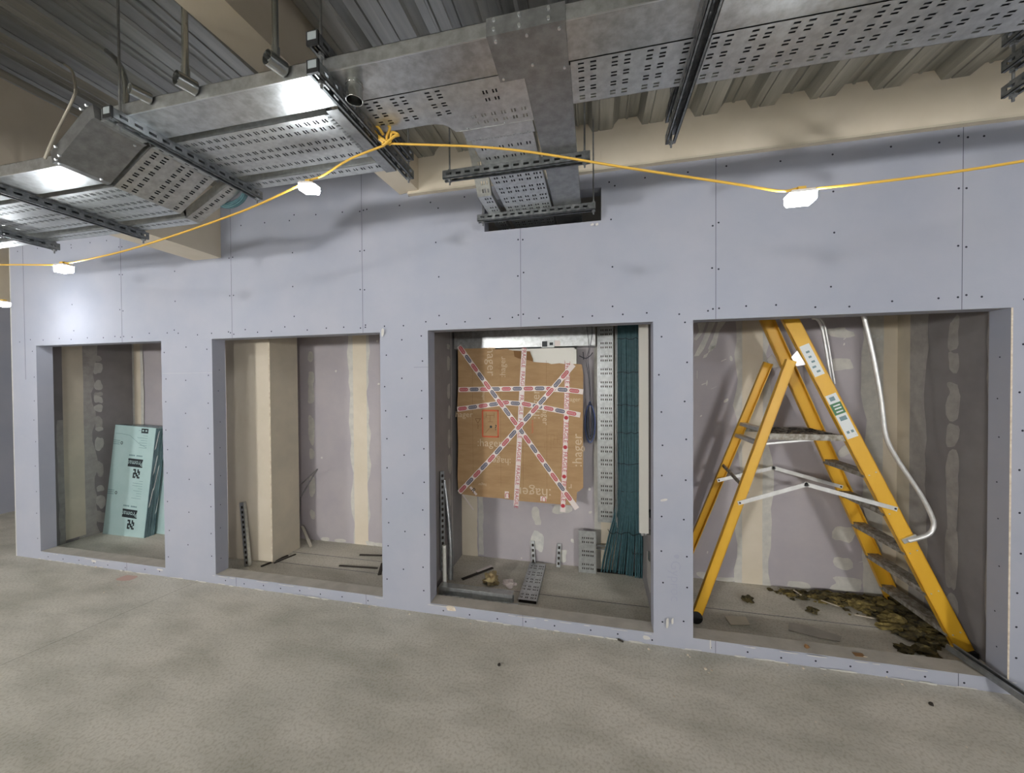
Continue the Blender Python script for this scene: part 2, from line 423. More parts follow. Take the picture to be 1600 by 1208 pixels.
for k, (px, py, ax, az) in enumerate(((1089,585,.004,.03),(1100,600,.016,.006),(1104,598,.004,.02),(1115,606,.02,.003),(1135,625,.02,.014),(1142,560,.01,.02),(1130,563,.02,.005),(1318,538,.008,.008),(1318,530,.012,.003),(1370,530,.01,.02),(1376,528,.008,.02),(1364,526,.008,.01),(1095,650,.006,.006),(1345,877,.02,.004),(1443,749,.01,.01),(1105,862,.004,.012))):
    p = at(px, py, y=YB); rb.blob(p, (ax,0,ax*.5), (0,0,az), 4, seed=70+k, jit=.6, n=9, t=.0014)
# first opening, back wall side
vstrip(-5.36, .21, 0, 2.3, 3, seed=16, jit=.2); vstrip(-5.35, .1, 0, 2.3, 2, seed=17, jit=.05)
struct(rb.build('wall_back', ['board_in', 'dusty', 'cream', 'filler_thin', 'filler']), 'plasterboard back wall inside the openings')
# side walls of the recesses
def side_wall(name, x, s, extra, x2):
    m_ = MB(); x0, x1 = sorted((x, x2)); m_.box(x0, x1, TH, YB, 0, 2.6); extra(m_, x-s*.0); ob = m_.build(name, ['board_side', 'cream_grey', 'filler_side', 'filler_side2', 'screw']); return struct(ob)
def ex1(mb, x):
    n = dict(side=(0,1,0), nrm=(1,0,0))
    mb.strip((x,.49,0), (x,.49,2.3), .13, 2, jit=.8, seed=2, **n); mb.strip((x,.38,0.03), (x,.38,2.3), .16, 1, jit=.03, seed=3, t=.0012, **n)
    mb.strip((x,.28,0), (x,.28,1.3), .05, 2, jit=.5, seed=4, **n)
    for k, (z, h) in enumerate(((1.96,.03),(1.85,.07),(1.66,.05),(1.56,.03),(1.5,.05),(1.4,.04),(1.24,.07),(1.17,.03),(1.0,.09),(.72,.09),(.5,.03),(.35,.08),(.18,.08))):
        mb.blob((x, .585, z), (0,.035,0), (0,0,h), 3 if k % 3 else 2, seed=k, jit=.35, t=.0015)
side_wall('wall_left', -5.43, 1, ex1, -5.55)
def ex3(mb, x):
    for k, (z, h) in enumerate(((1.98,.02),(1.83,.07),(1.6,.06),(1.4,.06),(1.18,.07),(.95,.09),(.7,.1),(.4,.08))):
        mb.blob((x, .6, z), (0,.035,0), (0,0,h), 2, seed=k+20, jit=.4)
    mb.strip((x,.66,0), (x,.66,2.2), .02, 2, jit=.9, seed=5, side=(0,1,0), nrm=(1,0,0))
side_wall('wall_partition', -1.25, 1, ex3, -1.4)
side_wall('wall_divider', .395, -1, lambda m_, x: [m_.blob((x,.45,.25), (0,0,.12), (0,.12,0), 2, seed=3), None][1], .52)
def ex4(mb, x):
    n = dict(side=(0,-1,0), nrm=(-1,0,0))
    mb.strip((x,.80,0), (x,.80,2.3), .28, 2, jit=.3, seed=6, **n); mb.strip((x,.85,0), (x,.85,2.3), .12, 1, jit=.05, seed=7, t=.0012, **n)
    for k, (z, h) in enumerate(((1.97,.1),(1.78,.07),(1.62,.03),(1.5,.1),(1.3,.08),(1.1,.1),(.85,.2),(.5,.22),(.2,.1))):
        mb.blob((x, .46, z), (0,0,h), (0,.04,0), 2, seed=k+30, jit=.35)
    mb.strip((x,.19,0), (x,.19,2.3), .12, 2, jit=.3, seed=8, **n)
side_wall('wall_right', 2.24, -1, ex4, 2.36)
tp = MB(); tp.box(-5.55, 2.36, TH, YB+.1, 2.6, 2.66)
struct(tp.build('trim_2', ['board_in']), 'board lid closing the cupboards above the openings')
vd = MB(); vd.box(-1.6, .9, 1.6, 1.7, 2.66, 3.4); vd.box(-1.7, -1.6, TH, 1.7, 2.66, 3.4); vd.box(.9, 1.0, TH, 1.7, 2.66, 3.4); vd.box(-1.7, 1.0, TH, 1.7, 3.3, 3.4)
struct(vd.build('wall_void', ['dusty']), 'dark ceiling void behind the wall')
# boxed column in the second opening
cb = MB(); cb.box(-3.42, -2.918, .39, .715, .0, 2.6, 0)
cb.box(-2.918, -2.9172, .39, .715, .0, 2.6, 1); cb.box(-2.93, -2.916, .388, .3898, 0, 2.6, 2)  # side face in the greyer cream
cb.box(-3.3, -2.92, .3893, .39, 1.325, 1.3265, 2)
for k in range(9): disc(cb, (-2.945, .3893, .25+.2*k), (1,0,0), (0,0,1), .004, 2)
struct(cb.build('boxed_column', ['cream', 'cream_grey', 'gypsum']), 'cream boarded column inside the second opening')
# screeded raised strip: inner floor of the cupboards (dusty slab joints)
sf = MB()
for x0, x1, y in ((-1.2,.39,.40), (-3.0,-1.5,.62), (-3.0,-1.5,.42), (.6,2.2,.48)):
    sf.box(x0, x1, y, y+.004, .0, .0012)
struct(sf.build('trim_3', ['joint']), 'joint lines in the cupboard floors')

# cream bulkhead over the wall, beams
bh = MB(); bh.box(-1.29, 4, -.03, TH, ZW, 3.45)
bh.box(-1.29, 4, -.034, -.03, ZW, ZW+.012, 1)
struct(bh.build('wall_bulkhead', ['cream', 'cream_grey']), 'cream fireboard band above the lilac wall')
b2 = MB()
b2.prism([(-1.366,-.001,3.028), (-1.206,-.031,3.028), (-1.206-.47,-9.5,3.028), (-1.366-.53,-9.5,3.028)], (0,0,.4))
struct(b2.build('ceiling_beam', ['cream']), 'cream boarded beam above the cable trays')
b1 = MB(); b1.box(-3.262, -2.98, -9.5, -.001, 2.70, 3.4); b1.box(-3.262, -2.98, -.001, 0, 2.70, 3.25)
struct(b1.build('ceiling_beam', ['cream']), 'deep cream boarded beam at left')
b3 = MB(); b3.box(-7.5, 4, -3.35, -3.0, 2.62, 3.4)  # unseen beam, added to keep floodlight off the ceiling
struct(b3.build('ceiling_beam', ['cream']), 'unseen cream downstand added behind the photographer to shade the ceiling')
# metal deck
dk = MB(); prof = []
x = .876-.3*29
while x < 4.2:
    prof += [(x,3.252), (x+.035,3.252), (x+.038,3.258), (x+.043,3.258), (x+.046,3.252), (x+.122,3.253), (x+.131,3.268), (x+.129,3.273), (x+.161,3.308),
             (x+.2,3.308), (x+.205,3.300), (x+.215,3.300), (x+.22,3.308), (x+.272,3.308), (x+.286,3.28), (x+.289,3.275)]
    x += .3007
vs = []; fs = []
for k, (a, z) in enumerate(prof):
    vs += [(a,-9.5,z), (a,-.03,z)]
    if k: fs.append((2*k-2, 2*k-1, 2*k+1, 2*k))
dk.raw(vs, fs)
n0 = len(vs)
dk.raw([(vs[0][0],-9.5,3.5),(vs[-1][0],-9.5,3.5),(vs[-1][0],.2,3.5),(vs[0][0],.2,3.5)], [(0,1,2,3)])
struct(dk.build('ceiling', ['deck']), 'profiled galvanised steel deck')
# rest of the room
rm = MB(); rm.box(-9, 5, -9.6, -9.5, 0, 3.5); struct(rm.build('wall_rear', ['board']))
rm = MB(); rm.box(4, 4.1, -9.5, 0, 0, 3.5); struct(rm.build('wall_east', ['board']))
rm = MB(); rm.box(-7.6, -7.5, -9.5, 4, 0, 2.75, 0); rm.box(-7.6, -7.5, -9.5, 4, 2.75, 3.5, 1); struct(rm.build('wall_west', ['board', 'cream']))
rm = MB(); rm.box(-7.5, -5.3, 3.4, 3.5, 0, 3.5); struct(rm.build('wall_north', ['board']))
rm = MB(); rm.box(-5.60, -5.55, TH, 3.5, 0, 3.5); struct(rm.build('wall_return', ['board']))
rm = MB(); rm.box(-7.6, -5.5, .11, 3.5, 3.25, 3.3); struct(rm.build('trim_4', ['cream']), 'soffit beyond the left end of the wall')

# ------------------------------------------------------------------ festoon lamps and yellow cable
LAMPS = [((.690,-1.0,2.290), 'glowing festoon lamp at right, on the cable before the lilac wall', 0),
         ((-1.262,-1.0,2.556), 'glowing festoon lamp just below the perforated trays, left of the cable knot', .15),
         ((-2.835,-1.0,2.305), 'glowing festoon lamp at left, low on the sagging cable', 0),
         ((-4.70,-.40,2.330), 'glowing lamp cut by the left edge of the photo', 0)]
GR = 'lamps on the yellow festoon cable'
def lamp(loc, label, tilt):
    t = thing('festoon_lamp', loc, label, 'lamp', GR)
    x, y, z = loc
    b = MB(); pts = []
    prof = [(-.040,-.010),(-.034,-.019),(.034,-.019),(.040,-.010),(.040,.012),(-.040,.012)]
    dz = tilt
    b.prism([(x+a, y-.020, z+c+a*-dz) for a, c in prof], (0,.040,0)); b.build('lens', 'lens', t)
    b = MB(); b.prism([(x+a, y-.022, z+c+a*-dz) for a, c in [(-.042,.013),(.042,.013),(.034,.022),(-.034,.022)]], (0,.044,0)); b.build('housing', 'housing', t)
    b = MB(); b.box(x-.012, x+.012, y-.012, y+.012, z+.022, z+.036); b.build('cable_clip', 'cable_y', t)
    return t
for a in LAMPS: lamp(*a)
lamp((2.65,-1.0,2.40), 'festoon lamp on the cable beyond the right edge of the photo', 0)
lamp((-4.35,-1.0,2.40), 'festoon lamp on the cable beyond the left edge of the photo', 0)
# unseen tripod floodlights, added as frontal fill and aimed at the wall
def fill_light(x, y, h, label, k_=1):
    t = thing('added_floodlight', (x,y,0), label, 'floodlight', 'floodlights added as frontal fill')
    b = MB(); b.tube([(x,y,.55), (x,y,h-.16)], .018, 10)
    for k in range(3):
        a = 2*PI*k/3+.5; b.tube([(x,y,.95), (x+math.cos(a)*.5,y+math.sin(a)*.5,.012)], .012, 8)
    b.build('tripod', 'yellow', t)
    n_ = V((0,1,-.12)).normalized(); up = V((1,0,0)).cross(n_); c = V((x,y,h))
    b = MB(); b.obox(c-V((.24,0,0))*k_-up*.16*k_-n_*.09, V((.48,0,0))*k_, up*.32*k_, n_*.085); b.build('lamp_head', 'black', t)
    b = MB(); b.obox(c-V((.22,0,0))*k_-up*.14*k_-n_*.004, V((.44,0,0))*k_, up*.28*k_, n_*.004); b.build('lens', 'fill_light', t)
fill_light(-6.3, -5.0, 1.7, 'small added fill floodlight far left of the photographer', .85)
fill_light(-3.4, -7.6, 1.85, 'large added fill floodlight behind the photographer, left of centre', 1.36)
fill_light(-.2, -8.2, 1.85, 'added fill floodlight behind the photographer, right of centre', .5)
fill_light(3.4, -7.6, 1.85, 'added fill floodlight far right behind the photographer', 1.2)
# cable, looped round the strut
KN = V((-.868, -1.0, 2.70))
def ycable(pts, name, label, r=.0045):
    b = MB(); b.tube(bez(pts, 8), r, 8); return tag(b.build(name, 'cable_y'), label, 'cable', 'yellow festoon cable')
ycable([KN+V((.01,0,0)), (-.35,-1.0,2.605), (.15,-1.0,2.46), (.5,-1.0,2.36), (.63,-1.0,2.322), (.69,-1,2.325), (.75,-1.0,2.318), (1.2,-1.0,2.33), (2.1,-1.0,2.405), (2.65,-1.0,2.435), (3.9,-1.2,2.6)], 'festoon_cable', 'yellow cable running right from the knot to the right-hand lamp and beyond')
ycable([KN+V((-.01,0,-.004)), (-1.05,-1.0,2.66), (-1.19,-1.0,2.605), (-1.262,-1,2.592), (-1.33,-1.0,2.572), (-1.6,-1.0,2.50), (-2.0,-1.0,2.425), (-2.4,-1.0,2.365), (-2.77,-1.0,2.335), (-2.835,-1,2.34), (-2.9,-1.0,2.332), (-3.35,-1.0,2.365), (-4.35,-1.0,2.43), (-4.55,-.7,2.38), (-4.70,-.40,2.352)], 'festoon_cable', 'yellow cable sagging left from the knot past two lamps')
b = MB()
k0 = KN
b.tube(bez([k0+V(p) for p in ((.0,-.004,0),(.012,-.02,.02),(.03,-.03,.05),(-.02,-.035,.065),(-.04,-.02,.04),(-.012,-.02,.012),(.02,-.012,-.004),(.035,-.02,.03),(.06,-.01,.022),(.045,-.02,.012),(.0,-.014,-.008),(-.02,.0,.004),(.0,.012,.01),(.012,0,-.004))], 7), .0058, 8)
b.tube(bez([k0+V(p) for p in ((-.01,-.01,0),(-.045,-.03,.03),(-.05,-.035,.06),(-.02,-.04,.05),(0,-.03,.02))], 7), .0058, 8)
tag(b.build('cable_knot', 'cable_y'), 'yellow cable knotted around the strut channel under the trays', 'knot')

# ------------------------------------------------------------------ strut hangers
def channel_mb(p, axis, L, w=.041, h=.041, slots=True):
    "open-bottomed slotted channel; p = corner with least x,y,z"
    b = MB(); p = V(p); A = V((1,0,0)) if axis == 'x' else V((0,1,0)); B = V((0,1,0)) if axis == 'x' else V((1,0,0)); Z = V((0,0,1))
    sl = []
    if slots:
        u = .02
        while u+.028 < L: sl.append((u, u+.028, .0145, .0265)); u += .05
    b.obox(p+Z*(h-.0025), A*L, B*w, Z*.0025)
    b.perf(p, A, Z, L, h-.0025, sl, t=.0025 if A.cross(Z).dot(B) > 0 else -.0025)
    b.perf(p+B*(w-.0025), A, Z, L, h-.0025, sl, t=.0025 if A.cross(Z).dot(B) > 0 else -.0025)
    for o in (0, w-.0115): b.obox(p+B*o, A*L, B*.0115, Z*.0025)
    for o in (.009, w-.0115): b.obox(p+B*o, A*L, B*.0025, Z*.009)
    return b
def hexnut(b, c, r=.011, h=.009, mi=0):
    c = V(c); b.prism([c+V((math.cos(PI*k/3)*r, math.sin(PI*k/3)*r, 0)) for k in range(6)], (0,0,h), mi)
ZT_ = 2.75; ZST = ZT_-.0415
def hanger(axis, c0, c1, fixed, levels, label, rods, caps=(0,), zroof=3.25, zlow=None):
    "trapeze: channels at the given undersides, hung on threaded rods"
    if axis == 'y': loc = (fixed, (c0+c1)/2, levels[0])
    else: loc = ((c0+c1)/2, fixed, levels[0])
    t = thing('strut_hanger', loc, label, 'hanger', 'trapeze hangers carrying the trays')
    for z in levels:
        p = (fixed-.0205, c0, z) if axis == 'y' else (c0, fixed-.0205, z)
        ch = channel_mb(p, axis, c1-c0).build('channel', 'strut', t)
        for q in caps:
            b = MB()
            if axis == 'y':
                y = c0 if q == 0 else c1; s = -1 if q == 0 else 1
                b.box(fixed-.0225, fixed+.0225, min(y, y+s*.008), max(y, y+s*.008), z-.002, z+.043, 0)
                b.box(fixed-.0165, fixed+.0165, min(y+s*.0081, y+s*.009), max(y+s*.0081, y+s*.009), z+.013, z+.039, 1)
            ec = b.build('end_cap', ['black', 'cap'], ch)
    for r in rods:
        q = (fixed, r) if axis == 'y' else (r, fixed)
        b = MB(); b.tube([(q[0], q[1], levels[0]-.025), (q[0], q[1], zroof+.03)], .0045, 8)
        rod = b.build('threaded_rod', 'galv_dull', t)
        for z in levels:
            for dz in (-.0095, .0422): b = MB(); hexnut(b, (q[0], q[1], z+dz)); b.build('hex_nut', 'galv_dull', rod)
    return t
YN, YF = -1.372, -.705
hanger('y', YN, YF, -.915, [ZST, 2.803], 'double strut hanger holding the yellow knot, under the cream beam', [YN+.035, YF-.018])
hanger('y', YN, YF, -1.845, [ZST], 'single strut hanger where the trays turn down, with black end cap', [YN+.035, YF-.018])
hanger('y', YN-.35, YF, .330, [ZST, 2.803], 'double strut hanger right of the flat duct branch, crossing the right-hand tray', [YF-.018], caps=())
hanger('y', -1.42, YF, -2.69, [2.558], 'strut hanger under the lowered tray run, left of the bend', [YF-.018, -1.39], caps=())
hanger('y', -1.42, YF, -3.46, [2.558], 'strut hanger furthest left, above the left lamp', [YF-.018, -1.39], caps=())
hanger('y', YN-.3, YF, 1.50, [ZST, 2.803, 2.898], 'triple strut hanger at the right edge of the photo', [YF-.018], caps=())
hanger('x', -.752, -.014, -.655, [ZST], 'cross hanger halfway along the branch trays', [-.72, -.04], caps=())
hanger('x', -.733, .012, -.14, [ZST], 'cross hanger right before the wall hole', [-.70, .0], caps=())
b = MB(); p = V((1.53,-.74,2.82)); b.tube(bez([p, p+V((.02,-.03,.02)), p+V((.04,0,-.02)), p+V((0,-.02,-.04)), p+V((.03,-.02,0)), p+V((.1,0,.0))], 6), .006, 8)
tag(b.build('cable_knot', 'cable_y'), 'yellow cable tied round the hanger at the right edge', 'knot')

# ------------------------------------------------------------------ trunking and cable trays
def slots_for(L, Wd, u0=.025, v0=.03, sl=.020, sw=.0078, first=True):
    out = []; rows = []
    if first: rows.append(v0-.018)
    v = v0
    while v+.012+sw < Wd-.006: rows += [v, v+.0135]; v += .0425
    u = u0
    while u+sl < L-.01:
        for du in (0, .041):
            if u+du+sl < L-.008: out += [(round(u+du, 5), round(u+du+sl, 5), round(r, 5), round(r+sw, 5)) for r in rows]
        u += .112
    return out
def tray_mb(o, U, W, lu, lw, along='u', side=.048, Nn=None, sides=(1,1), lips=True, mb=None, skip=None):
    "tray: perforated bottom + plain sides; U length direction, W width direction, sides rise along N"
    b = mb or MB(); o, U, W = V(o), V(U).normalized(), V(W).normalized(); N_ = V(Nn) if Nn else V((0,0,1)); N_.normalize()
    s = slots_for(lu, lw) if along == 'u' else [(c, d, a, b_) for a, b_, c, d in slots_for(lw, lu, u0=.02, v0=.03)]
    if skip: s = [q for q in s if not skip(q)]
    t = .0015 if U.cross(W).dot(N_) > 0 else -.0015
    b.perf(o, U, W, lu, lw, s, t=t)
    for k, e_ in enumerate((0, lw-.0015)):
        if sides[k]:
            b.obox(o+W*e_, U*lu, W*.0015, N_*side)
            if lips: b.obox(o+W*(e_ if k == 0 else e_-.006)+N_*side, U*lu, W*.0075, N_*.0015)
    return b
XB0, XB1 = -1.970, -2.203     # bend: top and bottom of the slope
ZL = 2.600
X = (1,0,0); Yv = (0,1,0)
# trunking, main run, three lengths
def trunk(x0, x1, z, label, y0=-1.325, y1=-1.180, screws=()):
    t = MB(); t.box(x0, x1, y0, y1, z, z+.0015); t.box(x0, x1, y0, y0+.0015, z, z+.05); t.box(x0, x1, y1-.0015, y1, z, z+.05); t.box(x0, x1, y0, y1, z+.0485, z+.05)
    t.box(x0, x1, y0-.0015, y0+.002, z-.0012, z+.002, 1)  # edge highlight put in as a lip of brighter metal
    o = t.build('trunking', ['galv', 'bright']); return tag(o, label, 'duct', 'flat steel trunking along the trays')
trunk(XB0, -.93, ZT_, 'flat steel trunking left of the knot, two open conduit boxes on its front')
trunk(-.9295, -.325, ZT_, 'flat steel trunking right of the knot, with a round stub under it')
trunk(-.0795, .30, ZT_, 'flat steel trunking between the branch cover and the right-hand hanger')
trunk(.3005, 4.0, ZT_, 'flat steel trunking right of the right-hand hanger, along the top edge')
t = MB(); t.box(-.325, -.080, -1.332, -1.150, ZT_-.004, ZT_+.052)
o = tag(t.build('branch_cover', ['galv_dull']), 'plain steel cover plate where the flat branch duct leaves the trunking', 'cover')
for x, y in ((-.31,-1.165), (-.095,-1.165), (-.30,-1.31), (-.20,-1.31), (-.10,-1.31), (-.20,-1.2)):
    s = MB(); s.tube([(x, y, ZT_-.0035), (x, y, ZT_-.008)], .0048, 8); s.build('screw', 'bright', o)
for x, z in ((-.30,2.762), (-.30,2.79), (-.22,2.79), (-.22,2.758), (-.13,2.79), (-.13,2.76)):
    s = MB(); s.tube([(x,-1.331,z), (x,-1.338,z)], .0048, 8); s.build('screw', 'bright', o)
# branch duct to the wall hole
t = MB(); t.box(-.237, -.076, -1.165, .25, ZT_+.0002, ZT_+.048)
tag(t.build('branch_duct', ['galv_dull']), 'flat plain duct running from the cover plate into the wall hole', 'duct')
# sloping trunking
def sweep_box(path, y0, y1, h, name, mats, mi=0):
    "box section following path [(x,z)] in the xz plane"
    b = MB(); N_ = []
    P = [V((a, 0, c)) for a, c in path]
    off = []
    for i in range(len(P)):
        d = (P[min(i+1, len(P)-1)]-P[max(i-1, 0)]).normalized(); nrm = V((-d.z, 0, d.x))
        if nrm.z < 0: nrm = -nrm
        off.append(nrm*h)
    for i in range(len(P)-1):
        a, c = P[i], P[i+1]; ao, co = a+off[i], c+off[i+1]; Y0, Y1 = V((0,y0,0)), V((0,y1,0))
        b.face([a+Y0, c+Y0, c+Y1, a+Y1], mi); b.face([ao+Y0, ao+Y1, co+Y1, co+Y0], mi)
        b.face([a+Y0, ao+Y0, co+Y0, c+Y0], mi); b.face([a+Y1, c+Y1, co+Y1, ao+Y1], mi)
    for i in (0, -1):
        a, ao = P[i], P[i]+off[i]; b.face([a+V((0,y0,0)), a+V((0,y1,0)), ao+V((0,y1,0)), ao+V((0,y0,0))], mi)
    return b
path = [(XB0+.0, ZT_), (XB0-.018, ZT_-.003), (XB0-.035, ZT_-.012), (XB0-.05, ZT_-.022), (XB1+.01, ZL+.006), (XB1-.012, ZL)]
b = sweep_box(path, -1.345, -1.165, .055, '', None)
o = tag(b.build('duct_bend', ['galv_dull']), 'sloping trunking elbow dropping to the lower run at left', 'duct')
for x, y, z in ((-2.03,-1.35,2.79),(-2.0,-1.35,2.80),(-2.18,-1.35,2.66),(-2.16,-1.35,2.62),(-2.19,-1.345,2.612),(-2.20,-1.33,2.605),(-2.19,-1.20,2.606),(-2.0,-1.19,2.737)):
    s = MB(); s.tube([(x,y,z),(x,y-.006,z-.003)], .0045, 8); s.build('screw', 'bright', o)
trunk(-4.6, XB1-.01, ZL, 'flat steel trunking of the lower run at far left, lit bright below')
# conduit boxes on the trunking front
def conduit_box(x, z, label, pipe, r=.026, tx=0):
    t = thing('conduit_box', (x,-1.36,z), label, 'conduit box', 'conduit boxes on the trunking')
    b = MB(); d = V((-.25,-1,.0)).normalized(); c = V((x,-1.328,z)); n = 18
    a1 = V((1,-.25,0)).normalized()*1; a2 = V((0,0,1))
    ring = lambda c_, r_: [c_+a1*math.cos(2*PI*k/n)*r_+a2*math.sin(2*PI*k/n)*r_ for k in range(n)]
    for r0, r1, e0, e1 in ((r, r, 0, .06), (r-.002, r-.002, .06, .012)):
        A, B = ring(c+d*e0, r0), ring(c+d*e1, r1)
        b.raw(A+B, [(k, (k+1) % n, n+(k+1) % n, n+k) for k in range(n)], 0, True)
    A, B = ring(c+d*.06, r), ring(c+d*.06, r-.002); b.raw(A+B, [(k, (k+1) % n, n+(k+1) % n, n+k) for k in range(n)])
    b.face(ring(c+d*(.012 if pipe else .058), r-.002), 0)
    b.build('box_body', 'conduit', t)
    if pipe:
        for k in range(3): b = MB(); b.tube([c+d*.012+a1*(.012*(k-1))+a2*(.006*(k-1)), c+d*.05+a1*(.01*(k-1))], .0035, 8); b.build('terminal_screw', 'bright', t)
        b = MB(); q = c+d*.03; b.tube([q+V((0,0,r-.004)), q+V((0,0,3.30-q.z))], .0105, 12); b.tube([q+V((0,0,r-.006)), q+V((0,0,r+.03))], .0135, 12)
        b.build('conduit_pipe', 'conduit', t)
    return t
conduit_box(-1.475, 2.792, 'open round conduit box with a pipe rising, middle one on the trunking', True)
conduit_box(-1.075, 2.788, 'open round conduit box with a pipe rising, beside the strut under the beam', True)
conduit_box(-1.70, 2.792, 'capped round coupling at the left end of the flat trunking', False, r=.021)
b = MB(); n = 20
for r0, e0, e1 in ((.029,0,-.062), (.0265,-.062,-.004)):
    A = [(-.84+math.cos(2*PI*k/n)*r0, -1.262+math.sin(2*PI*k/n)*r0, ZT_+e0) for k in range(n)]; B = [(a[0], a[1], ZT_+e1) for a in A]
    b.raw(A+B, [(k, (k+1) % n, n+(k+1) % n, n+k) for k in range(n)], 0, True)
b.tube([(-.84+math.cos(a)*.0295, -1.262+math.sin(a)*.0295, ZT_-.012) for a in [2*PI*k/20 for k in range(21)]], .0015, 6, cap=False)
b.tube([(-.84+math.cos(a)*.028, -1.262+math.sin(a)*.028, ZT_-.062) for a in [2*PI*k/20 for k in range(21)]], .002, 6, cap=False)
tag(b.build('conduit_stub', ['conduit']), 'round steel stub hanging open below the trunking', 'conduit')
b = MB(); b.tube(bez([at(70,248,y=-1.36), at(84,215,y=-1.36), at(103,178,y=-1.34), at(116,150,y=-1.33), at(118,135,y=-1.3), at(113,118,y=-1.22)+V((0,0,.02)), at(100,100,y=-1.1)]), .005, 8)
tag(b.build('bent_conduit', ['timber']), 'thin pale bent rod rising from the lower trunking corner', 'conduit')
b = MB(); b.tube(bez([at(197,172,y=-1.25), at(197,155,y=-1.25), at(197,135,y=-1.25), at(192,112,y=-1.25), at(184,97,y=-1.22), at(172,84,y=-1.15), at(150,68,y=-1.0)]), .011, 10)
tag(b.build('bent_conduit', ['conduit']), 'curved steel conduit rising behind the strut at the tray bend', 'conduit')
# trays left
GT = 'perforated cable trays'
YA0, YA1, YC0, YC1 = -1.150, -.862, -.812, -.740
def ltray(x0, x1, z, y0, y1, label):
    b = tray_mb((x0,y0,z), X, Yv, x1-x0, y1-y0, 'v'); return tag(b.build('cable_tray', ['galv_tray']), label, 'cable tray', GT)
ltray(XB0, -1.03, ZT_, YA0, YA1, 'wide perforated tray between bend and knot, bright from the lamp below')
ltray(XB0+.03, -1.0, ZT_, YC0, YC1, 'narrow perforated tray behind the wide bright one, nearest the wall')
ltray(-4.6, XB1, ZL, YA0, YA1, 'wide perforated tray of the lowered run at far left')
ltray(-4.6, XB1-.03, ZL, YC0, YC1, 'narrow perforated tray of the lowered run, passing under the left beam')
def stray(y0, y1, x0, x1, label):
    U = V((x1-x0, 0, ZL-ZT_)); N_ = V((ZT_-ZL, 0, x1-x0)); N_ = N_ if N_.z > 0 else -N_
    b = tray_mb((x0,y0,ZT_), U, Yv, U.length, y1-y0, 'v', Nn=N_); 
    rr = random.Random(int(-y0*100))
    y = y0+.01
    while y < y1-.015:
        d = .004+rr.random()*.008; b.face([(x0+.0,y,ZT_-.001),(x0,y+.012,ZT_-.001),(x0-d,y+.012,ZT_-.001-d*.5),(x0-d*.6,y,ZT_-.001-d*.3)]); y += .018
    return tag(b.build('tray_bend', ['galv_tray']), label, 'cable tray', GT)
stray(YA0, YA1, XB0, XB1, 'wide sloping perforated tray piece with dark slots at the left bend')
stray(YC0, YC1, XB0+.03, XB1-.03, 'narrow sloping perforated tray piece nearest the wall at the left bend')
b = MB(); b.box(-1.035, -.978, YA0-.02, YC1+.01, ZT_-.004, ZT_-.002); b.box(-1.035, -1.033, YA0-.02, YC1+.01, ZT_-.004, ZT_+.03); b.box(-.98, -.978, YA0-.02, YC1+.01, ZT_-.004, ZT_+.045)
rr = random.Random(5); y = YA0
while y < YA1: b.box(-1.05-rr.random()*.008, -1.035, y, y+.009, ZT_-.003, ZT_-.002); y += .017
tag(b.build('splice_plate', ['galv_dull']), 'plain steel plate closing the left trays beside the knot strut', 'plate')
b = MB()
for k in range(9):
    a = k*.7; y = -.73+.012*math.cos(a); z = 2.735+.014*math.sin(a)
    b.tube(bez([(-1.86,y-.04,z+.04), (-1.90,y-.01,z+.01), (-1.97,y+.018,z-.016), (-2.04,y+.012,z-.04), (-2.10,y-.02,z-.035)]), .005, 6)
tag(b.build('cable_loop', ['cable_t']), 'teal cables bulging out behind the sloping tray', 'cable')
# trays right of the knot
ob = tag(tray_mb((-.895,-1.178,ZT_), X, Yv, .235, .178, 'u').build('cable_tray', ['galv_tray']), 'short perforated tray between knot and tee piece', 'cable tray', GT)
# tee piece: rounded left corner, pattern along the branch in its middle
b = MB()
sl = slots_for(.16, .178, u0=.045)
b.perf((-.66,-1.178,ZT_-.0016), X, Yv, .16, .178, [q for q in sl if q[0] < .12])
s2 = []
for yy in (.052, .088, .163, .201):
    for k in range(6 if yy > .15 else 2):
        xx = (.018+.041*k) if yy > .15 else (.0+.098+.041*k*.9)
        s2 += [(round(xx, 4), round(xx+.0062, 4), yy, yy+.018), (round(xx+.0125, 4), round(xx+.0187, 4), yy, yy+.018)]
b.perf((-.50,-1.178,ZT_-.0016), X, Yv, .262, .243, s2)
cor = [(-.66,-1.0), (-.645,-1.0), (-.615,-.99), (-.595,-.97), (-.583,-.945), (-.578,-.935), (-.50,-.935), (-.50,-1.0)]
b.prism([(x_, y_, ZT_-.0016) for x_, y_ in cor], (0,0,.0015))
for k in range(len(cor)-3):
    (xa, ya), (xc, yc) = cor[k], cor[k+1]
    b.prism([(xa,ya,ZT_-.0016), (xc,yc,ZT_-.0016), (xc,yc,ZT_+.048), (xa,ya,ZT_+.048)], (.001,-.001,0))
for x in (-.52, -.36): b.tube([(x,-.945,ZT_-.002), (x,-.945,ZT_-.006)], .0045, 8)
b.box(-.56, -.238, -.9365, -.935, ZT_-.003, ZT_+.004)
tag(b.build('tray_tee', ['galv_tray']), 'flat perforated tee piece at the start of the branch', 'cable tray', GT)
b = tray_mb((-.075,-1.178,ZT_-.0005), X, Yv, .40, .195, 'u'); tag(b.build('cable_tray', ['galv_tray']), 'perforated tray between the branch duct and the right-hand hanger', 'cable tray', GT)
b = tray_mb((.345,-1.178,ZT_-.0005), X, Yv, 3.6, .20, 'u'); tag(b.build('cable_tray', ['galv_tray']), 'long perforated tray running to the right edge of the photo', 'cable tray', GT)
